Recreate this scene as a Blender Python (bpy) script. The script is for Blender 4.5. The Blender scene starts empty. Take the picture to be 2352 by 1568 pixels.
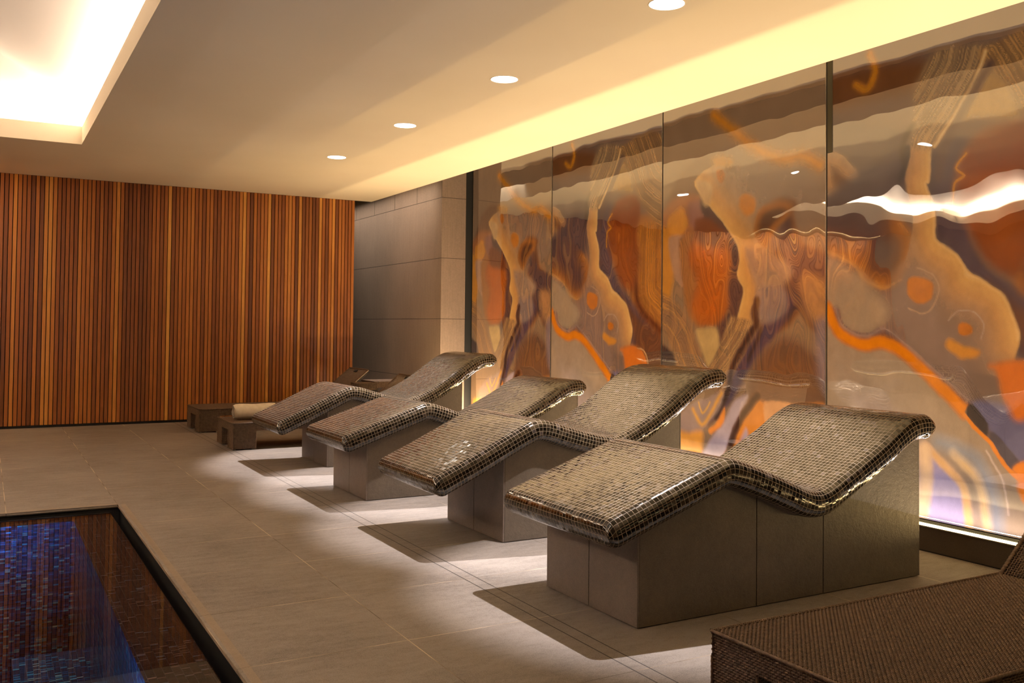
import bpy, math, random
import numpy as np
from mathutils import Matrix, Vector
random.seed(7); rng = np.random.default_rng(7)
C = bpy.context.scene.collection
CAM_Z, CEIL, SLAB_TOP, SOFFIT = 1.35, 3.201, 3.39, 3.66
Y_BACK = 13.23          # slatted wall
X_EDGE = 5.037          # edge of the floating ceiling, face of the kerb
X_PANEL = 5.84          # face of the stone panels
X_RETURN, Y_RETURN = 5.38, 11.46

# ------------------------------------------------------------------ helpers
def link(name, mesh, mat=None, parent=None):
    o = bpy.data.objects.new(name, mesh); C.objects.link(o)
    if mat is not None: mesh.materials.append(mat)
    if parent is not None: o.parent = parent
    return o
def tag(o, label, cat, group=None):
    o['label'] = label; o['category'] = cat
    if group: o['group'] = group
    return o
def structure(o, label=None):
    o['kind'] = 'structure'
    if label: o['label'] = label
    return o
def thing(name, label, cat, loc=(0, 0, 0), rz=0, group=None):
    o = bpy.data.objects.new(name, None); C.objects.link(o)
    o.location = loc; o.rotation_euler = (0, 0, rz); o.empty_display_size = .1
    return tag(o, label, cat, group)
def copy_tree(o, parent=None):
    c = o.copy(); C.objects.link(c)
    if parent is not None: c.parent = parent
    for ch in list(o.children): copy_tree(ch, c)
    return c
class MB:
    """collects shapes into one mesh"""
    def __init__(s): s.v, s.f, s.uv = [], [], []
    def quad(s, p, uv=None):
        n = len(s.v); s.v += [tuple(q) for q in p]; s.f.append(tuple(range(n, n + len(p))))
        s.uv += list(uv) if uv else [(0, 0)] * len(p)
        return s
    def box(s, a, b):
        x0, y0, z0 = a; x1, y1, z1 = b
        V = [(x0,y0,z0),(x1,y0,z0),(x1,y1,z0),(x0,y1,z0),(x0,y0,z1),(x1,y0,z1),(x1,y1,z1),(x0,y1,z1)]
        for f in ((0,3,2,1),(4,5,6,7),(0,1,5,4),(1,2,6,5),(2,3,7,6),(3,0,4,7)):
            s.quad([V[i] for i in f])
        return s
    def prism(s, pts, axis, a, b):
        """extrude a 2-D outline along an axis: 'x' (pts = y,z), 'y' (pts = x,z), 'z' (pts = x,y)"""
        def P(p, t): return {'x': (t, p[0], p[1]), 'y': (p[0], t, p[1]), 'z': (p[0], p[1], t)}[axis]
        n = len(pts)
        s.quad([P(p, a) for p in pts]); s.quad([P(p, b) for p in pts][::-1])
        for i in range(n):
            p, q = pts[i], pts[(i + 1) % n]
            s.quad([P(p, a), P(p, b), P(q, b), P(q, a)])
        return s
    def mesh(s, name, smooth=False):
        m = bpy.data.meshes.new(name); m.from_pydata(s.v, [], s.f)
        if any(u != (0, 0) for u in s.uv):
            l = m.uv_layers.new(name='UVMap'); l.data.foreach_set('uv', np.array(s.uv, 'f').ravel())
        import bmesh
        bm = bmesh.new(); bm.from_mesh(m)
        bmesh.ops.remove_doubles(bm, verts=bm.verts, dist=1e-5)
        bmesh.ops.recalc_face_normals(bm, faces=bm.faces); bm.to_mesh(m); bm.free()
        if smooth: m.polygons.foreach_set('use_smooth', [True] * len(m.polygons))
        return m
    def build(s, name, mat=None, parent=None, smooth=False, bevel=0):
        o = link(name, s.mesh(name, smooth), mat, parent)
        if bevel:
            b = o.modifiers.new('Bevel', 'BEVEL'); b.width = bevel; b.segments = 2; b.limit_method = 'ANGLE'
        return o
def grid_mesh(name, V, faces, uv=None, smooth=True):
    """V (n,3), faces (m,4) arrays, uv per vertex"""
    m = bpy.data.meshes.new(name); V = np.asarray(V, 'f'); F = np.asarray(faces, 'i')
    m.vertices.add(len(V)); m.vertices.foreach_set('co', V.ravel())
    m.loops.add(F.size); m.loops.foreach_set('vertex_index', F.ravel())
    m.polygons.add(len(F)); m.polygons.foreach_set('loop_start', np.arange(0, F.size, 4, dtype='i'))
    m.polygons.foreach_set('use_smooth', np.full(len(F), smooth))
    m.update(calc_edges=True)
    if uv is not None:
        l = m.uv_layers.new(name='UVMap'); l.data.foreach_set('uv', np.asarray(uv, 'f')[F.ravel()].ravel())
    m.validate()
    return m
def cyl(mb, c, r, z0, z1, n=32):
    pts = [(c[0] + r * math.cos(2 * math.pi * i / n), c[1] + r * math.sin(2 * math.pi * i / n)) for i in range(n)]
    return mb.prism(pts, 'z', z0, z1)

# ------------------------------------------------------------------ materials
def lin(c): return tuple(((x / 255 + .055) / 1.055) ** 2.4 if x > 10 else x / 255 / 12.92 for x in c)
class NT:
    def __init__(s, name):
        s.m = bpy.data.materials.new(name); s.m.use_nodes = True; s.t = s.m.node_tree
        s.b = s.t.nodes['Principled BSDF']; s.out = s.t.nodes['Material Output']
    def n(s, typ, **k):
        nd = s.t.nodes.new(typ)
        for a, v in k.items(): setattr(nd, a, v)
        return nd
    def put(s, sock, v):
        if isinstance(v, bpy.types.NodeSocket): s.t.links.new(v, sock)
        elif v is not None:
            if sock.type == 'RGBA' and len(v) == 3: v = (*v, 1)
            sock.default_value = v
    def math(s, op, a, b=None, c=None, clamp=False):
        nd = s.n('ShaderNodeMath', operation=op, use_clamp=clamp)
        for i, v in enumerate((a, b, c)): s.put(nd.inputs[i], v)
        return nd.outputs[0]
    def vm(s, op, a, b=None):
        nd = s.n('ShaderNodeVectorMath', operation=op); s.put(nd.inputs[0], a); s.put(nd.inputs[1], b)
        return nd.outputs[0]
    def mul(s, v, k):
        nd = s.n('ShaderNodeVectorMath', operation='MULTIPLY'); s.put(nd.inputs[0], v); nd.inputs[1].default_value = k
        return nd.outputs[0]
    def sep(s, v): nd = s.n('ShaderNodeSeparateXYZ'); s.put(nd.inputs[0], v); return nd.outputs
    def comb(s, x=0., y=0., z=0.):
        nd = s.n('ShaderNodeCombineXYZ')
        for i, v in enumerate((x, y, z)): s.put(nd.inputs[i], v)
        return nd.outputs[0]
    def mix(s, f, a, b):
        nd = s.n('ShaderNodeMix', data_type='RGBA'); s.put(nd.inputs[0], f); s.put(nd.inputs[6], a); s.put(nd.inputs[7], b)
        return nd.outputs[2]
    def mr(s, v, a, b, c=0., d=1., smooth=False):
        nd = s.n('ShaderNodeMapRange', interpolation_type='SMOOTHSTEP' if smooth else 'LINEAR')
        for i, x in enumerate((v, a, b, c, d)): s.put(nd.inputs[i], x)
        return nd.outputs[0]
    def noise(s, v, scale, detail=3, rough=.5, w=None):
        nd = s.n('ShaderNodeTexNoise'); s.put(nd.inputs['Vector'], v); s.put(nd.inputs['Scale'], scale)
        nd.inputs['Detail'].default_value = detail; nd.inputs['Roughness'].default_value = rough
        return nd.outputs['Fac']
    def wn(s, v):
        nd = s.n('ShaderNodeTexWhiteNoise', noise_dimensions='3D'); s.put(nd.inputs['Vector'], v); return nd.outputs
    def ramp(s, f, stops, const=False):
        nd = s.n('ShaderNodeValToRGB'); e = nd.color_ramp.elements
        if const: nd.color_ramp.interpolation = 'CONSTANT'
        while len(e) < len(stops): e.new(.5)
        for el, (p, c) in zip(e, stops): el.position = p; el.color = (*c, 1)
        s.put(nd.inputs[0], f); return nd.outputs[0]
    def bump(s, h, strength=.3, dist=.01, normal=None):
        nd = s.n('ShaderNodeBump'); nd.inputs['Strength'].default_value = strength; nd.inputs['Distance'].default_value = dist
        s.put(nd.inputs['Height'], h)
        if normal is not None: s.put(nd.inputs['Normal'], normal)
        return nd.outputs[0]
    def coord(s, k='Object'): return s.n('ShaderNodeTexCoord').outputs[k]
    def set(s, **k):
        names = dict(color='Base Color', rough='Roughness', metal='Metallic', ior='IOR', normal='Normal', emit='Emission Color', power='Emission Strength',
                     spec='Specular IOR Level', coat='Coat Weight', coat_ior='Coat IOR', coat_rough='Coat Roughness', coat_normal='Coat Normal', alpha='Alpha', sheen='Sheen Weight', tint='Specular Tint')
        for a, v in k.items(): s.put(s.b.inputs[names[a]], v)
        return s.m

def plain(name, c, rough=.6, **k):
    t = NT(name); return t.set(color=lin(c), rough=rough, **k)

def mat_paint():
    t = NT('ceiling paint'); p = t.coord()
    n = t.noise(p, 60, 3); n2 = t.noise(p, .7, 2)
    c = t.mix(t.mr(n2, .3, .7), lin((222, 209, 184)), lin((229, 217, 193)))
    return t.set(color=c, rough=.85, normal=t.bump(n, .08, .003))

def mat_stone(name, c0, c1, grain=.5, bump=.25, streak=(2, 26, 26), lines=None):
    t = NT(name); p = t.coord()
    fine = t.noise(p, 210, 2, .8); mid = t.noise(p, 40, 4, .65); st = t.noise(t.mul(p, streak), 3, 4, .6); big = t.noise(p, 1.3, 3)
    f = t.math('ADD', t.math('MULTIPLY', fine, .55), t.math('ADD', t.math('MULTIPLY', mid, .2), t.math('ADD', t.math('MULTIPLY', st, .25), t.math('MULTIPLY', big, .25))))
    col = t.mix(t.mr(f, .57 - grain * .4, .57 + grain * .4), lin(c0), lin(c1))
    h = t.math('ADD', t.math('MULTIPLY', mid, .8), t.math('MULTIPLY', fine, .3))
    return t, p, col, h

def mat_floor():
    t, p, col, h = mat_stone('floor stone tile', (88, 81, 75), (148, 139, 131), .3, .2, (2, 6, 1))
    x, y, _ = t.sep(p)
    gy = t.math('DIVIDE', t.math('SUBTRACT', y, 4.462), .7466)
    fy = t.math('MULTIPLY', t.math('PINGPONG', gy, .5), .7466)
    left = t.math('DIVIDE', t.math('SUBTRACT', x, .885), .7255)     # columns left of the strip
    fl = t.math('MULTIPLY', t.math('PINGPONG', left, .5), .7255)
    right = t.math('DIVIDE', t.math('SUBTRACT', x, 2.3257), .7255)
    fr = t.math('MULTIPLY', t.math('PINGPONG', right, .5), .7255)
    strip = t.math('MINIMUM', t.math('ABSOLUTE', t.math('SUBTRACT', x, 2.2551)), t.math('ABSOLUTE', t.math('SUBTRACT', x, 2.3257)))
    isl = t.math('LESS_THAN', x, 2.1); isr = t.math('GREATER_THAN', x, 2.4)
    fx = t.math('ADD', t.math('MULTIPLY', isl, fl), t.math('MULTIPLY', t.math('SUBTRACT', 1, isl), 1.))
    fx = t.math('MINIMUM', fx, t.math('ADD', t.math('MULTIPLY', isr, fr), t.math('MULTIPLY', t.math('SUBTRACT', 1, isr), 1.)))
    wob = t.math('MULTIPLY', t.noise(p, 9, 2), .002)
    lightj = t.math('LESS_THAN', t.math('MINIMUM', fx, fy), t.math('ADD', .0012, wob))
    darkj = t.math('LESS_THAN', strip, .003)
    cell = t.comb(t.math('FLOOR', left), t.math('FLOOR', gy), 0.)
    rv = t.wn(cell)[0]
    col = t.mix(t.math('MULTIPLY', rv, .16), col, lin((96, 82, 72)))
    gc = t.mix(t.mr(t.noise(p, 2.1, 2), .42, .6), lin((84, 70, 58)), lin((206, 186, 160)))
    col = t.mix(lightj, col, gc); col = t.mix(darkj, col, lin((44, 36, 30)))
    hh = t.math('SUBTRACT', h, t.math('MULTIPLY', t.math('MAXIMUM', lightj, darkj), .8))
    return t.set(color=col, rough=.62, normal=t.bump(hh, .22, .004))

def mat_walltile():
    t, p, col, h = mat_stone('grey wall stone', (98, 84, 74), (142, 124, 110), .5, .2, (18, 18, 1))
    x, y, z = t.sep(p)
    k = t.math('DIVIDE', t.math('SUBTRACT', z, .612), .827)
    f = t.math('MULTIPLY', t.math('PINGPONG', k, .5), .827)
    j = t.math('LESS_THAN', f, .0035)
    top = t.math('GREATER_THAN', z, 3.093)
    v = t.math('LESS_THAN', t.math('MULTIPLY', t.math('PINGPONG', t.math('DIVIDE', t.math('SUBTRACT', y, 12.307), .838), .5), .838), .006)
    j = t.math('MAXIMUM', j, t.math('MULTIPLY', top, v))
    col = t.mix(j, col, lin((46, 38, 33)))
    return t.set(color=col, rough=.6, normal=t.bump(t.math('SUBTRACT', h, j), .2, .004))

def mat_clad(name, c0, c1, b=.5):
    t, p, col, h = mat_stone(name, c0, c1, .5, b, (3, 3, 3))
    return t.set(color=col, rough=.5, normal=t.bump(h, b, .006))

def mat_wood():
    t = NT('slat timber'); p = t.coord()
    a = t.n('ShaderNodeAttribute', attribute_name='tone').outputs['Fac']
    g = t.noise(t.mul(p, (60, 60, 1.2)), 3, 5, .62); g2 = t.noise(t.mul(p, (8, 8, .5)), 2, 3)
    v = t.math('ADD', t.math('MULTIPLY', a, .72), t.math('ADD', t.math('MULTIPLY', g, .2), t.math('MULTIPLY', g2, .16)))
    col = t.ramp(v, [(.12, lin((92, 48, 18))), (.4, lin((148, 84, 32))), (.66, lin((188, 116, 46))), (.95, lin((242, 182, 88)))])
    return t.set(color=col, rough=.42, normal=t.bump(g, .12, .002))

def mosaic_cells(t, uv, su, sv, grout):
    u, v, _ = t.sep(uv)
    a = t.math('DIVIDE', u, su); b = t.math('DIVIDE', v, sv)
    da = t.math('MULTIPLY', t.math('PINGPONG', a, .5), su); db = t.math('MULTIPLY', t.math('PINGPONG', b, .5), sv)
    d = t.math('MINIMUM', da, db)
    cell = t.comb(t.math('FLOOR', a), t.math('FLOOR', b), 0.)
    tile = t.mr(d, grout * .75, grout * 1.35, 0., 1., True)
    return tile, cell, d

def mat_mosaic():
    t = NT('bronze glass mosaic'); uv = t.n('ShaderNodeUVMap').outputs[0]
    P = .0245
    tile, cell, d = mosaic_cells(t, uv, P, P, .00105)
    oi = t.n('ShaderNodeObjectInfo').outputs['Location']
    w = t.wn(t.vm('ADD', cell, oi)); r = w[0]; rc = w[1]
    geo = t.n('ShaderNodeNewGeometry').outputs['Normal']
    jit = t.mul(t.vm('SUBTRACT', rc, (.5, .5, .5)), (.075, .075, .075))
    rip = t.noise(t.mul(uv, (110, 110, 110)), 1, 1)
    nrm = t.n('ShaderNodeVectorMath', operation='NORMALIZE'); t.put(nrm.inputs[0], t.vm('ADD', geo, jit))
    bmp = t.bump(t.math('ADD', tile, t.math('MULTIPLY', rip, .05)), .35, .0012, nrm.outputs[0])
    glass = t.ramp(r, [(0, (.005, .0038, .0026)), (.55, (.01, .0075, .0045)), (.8, (.024, .016, .009)), (.93, (.05, .036, .022)), (1, (.075, .06, .055))])
    col = t.mix(tile, lin((150, 134, 112)), glass)
    rough = t.math('ADD', t.math('MULTIPLY', tile, t.math('SUBTRACT', t.mr(r, 0., 1., .05, .16), .7)), .7)
    ior = t.math('ADD', 1.4, t.math('MULTIPLY', tile, t.mr(t.sep(rc)[1], 0., 1., .05, .36)))
    return t.set(color=col, rough=rough, ior=ior, normal=bmp)

def mat_pool(name, blue):
    t = NT(name); uv = t.n('ShaderNodeUVMap').outputs[0]
    tile, cell, d = mosaic_cells(t, uv, .034, .0125, .0011)
    w = t.wn(cell); r = w[0]; rc = w[1]
    geo = t.n('ShaderNodeNewGeometry').outputs['Normal']
    jit = t.mul(t.vm('SUBTRACT', rc, (.5, .5, .5)), (.07, .07, .07))
    nrm = t.n('ShaderNodeVectorMath', operation='NORMALIZE'); t.put(nrm.inputs[0], t.vm('ADD', geo, jit))
    brown = t.ramp(r, [(0, lin((44, 24, 18))), (.6, lin((92, 56, 42))), (.85, lin((132, 90, 70))), (.96, lin((170, 140, 130))), (1, lin((150, 170, 190)))])  # rare pale and bluish tiles also mimic glints
    blu = t.ramp(r, [(0, lin((16, 30, 52))), (.55, lin((30, 60, 110))), (.8, lin((40, 110, 170))), (.94, lin((90, 200, 220))), (1, lin((220, 240, 210)))])
    c = blu if blue else brown
    col = t.mix(tile, lin((22, 13, 10)) if not blue else lin((10, 12, 22)), c)
    return t.set(color=col, rough=t.mr(tile, 0., 1., .7, .16), metal=t.math('MULTIPLY', tile, .45), normal=t.bump(tile, .3, .001, nrm.outputs[0]))

def mat_water():
    t = NT('pool water'); p = t.coord()
    b = t.bump(t.noise(t.mul(p, (1, 1, 1)), 2.2, 1), .02, .02)
    gl = t.n('ShaderNodeBsdfGlossy'); gl.inputs['Roughness'].default_value = .015; t.put(gl.inputs['Normal'], b)
    tr = t.n('ShaderNodeBsdfTransparent'); tr.inputs[0].default_value = (.86, .93, 1, 1)
    fr = t.n('ShaderNodeFresnel'); fr.inputs['IOR'].default_value = 1.33; t.put(fr.inputs['Normal'], b)
    mx = t.n('ShaderNodeMixShader'); t.put(mx.inputs[0], fr.outputs[0]); t.put(mx.inputs[1], tr.outputs[0]); t.put(mx.inputs[2], gl.outputs[0])
    t.t.links.new(mx.outputs[0], t.out.inputs[0]); return t.m

def mat_agate():
    t = NT('backlit agate panel'); p = t.coord()
    c = t.n('ShaderNodeAttribute', attribute_name='agate').outputs['Color']
    fine = t.noise(p, 240, 2, .7); mid = t.noise(t.mul(p, (1, 1, .8)), 7, 6, .62)
    sp = t.sep(c); lum = t.math('ADD', sp[0], t.math('MULTIPLY', sp[1], .6))
    ph = t.math('ADD', t.math('MULTIPLY', lum, 42.), t.math('MULTIPLY', t.noise(t.mul(p, (1, 1, .6)), 2.6, 3, .5), 26.))
    band = t.math('MULTIPLY', t.math('SINE', ph), t.mr(t.noise(p, 1.7, 1), .35, .65, .008, .035))
    v = t.math('ADD', t.mr(fine, .3, .7, .9, 1.08), t.math('ADD', band, t.mr(mid, .3, .7, -.11, .11)))
    hsv = t.n('ShaderNodeHueSaturation'); t.put(hsv.inputs['Value'], v); t.put(hsv.inputs['Color'], c); hsv.inputs['Hue'].default_value = .503; hsv.inputs['Saturation'].default_value = 1.
    oi = t.n('ShaderNodeObjectInfo').outputs['Location']
    wav = t.noise(t.vm('ADD', t.mul(p, (1, .75, .55)), oi), 1.6, 2, .4)
    cb = t.bump(wav, AG_WAVE, .05)
    return t.set(color=t.mul(hsv.outputs[0], (.42, .42, .42)), rough=.5, emit=hsv.outputs[0], power=AG_EMIT, spec=.0, coat=1., coat_ior=AG_IOR, coat_rough=.015, coat_normal=cb)

def mat_weave():
    t = NT('woven rattan strand'); p = t.coord()
    n = t.noise(p, 45, 3, .6); f = t.noise(p, 420, 2)
    col = t.mix(t.mr(n, .3, .7), lin((78, 58, 44)), lin((118, 93, 72)))
    return t.set(color=col, rough=.42, normal=t.bump(f, .2, .001))
def mat_glow(name, c, s):
    t = NT(name); return t.set(color=lin(c), emit=lin(c), power=s, rough=.5)
def mat_towel():
    t = NT('towel terry'); p = t.coord(); n = t.noise(p, 260, 3, .7); b = t.noise(p, 22, 3)
    return t.set(color=t.mix(t.mr(b, .3, .7), lin((226, 212, 188)), lin((240, 228, 206))), rough=.95, sheen=.3, normal=t.bump(t.math('ADD', n, b), .5, .004))
AG_WAVE, AG_EMIT, AG_IOR = .5, .14, 2.7
P_UP, P_FOOT, P_SPOT, SPOT_A, P_COVE, P_WASH, P_POOL, EXPOSURE = 135, 70, 450, 53, 14., 72, 14, 0.78
L1_ROT = .2; P_LINE, P_SLOT_FILL, P_RET_FILL = 80, 22, 22
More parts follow.
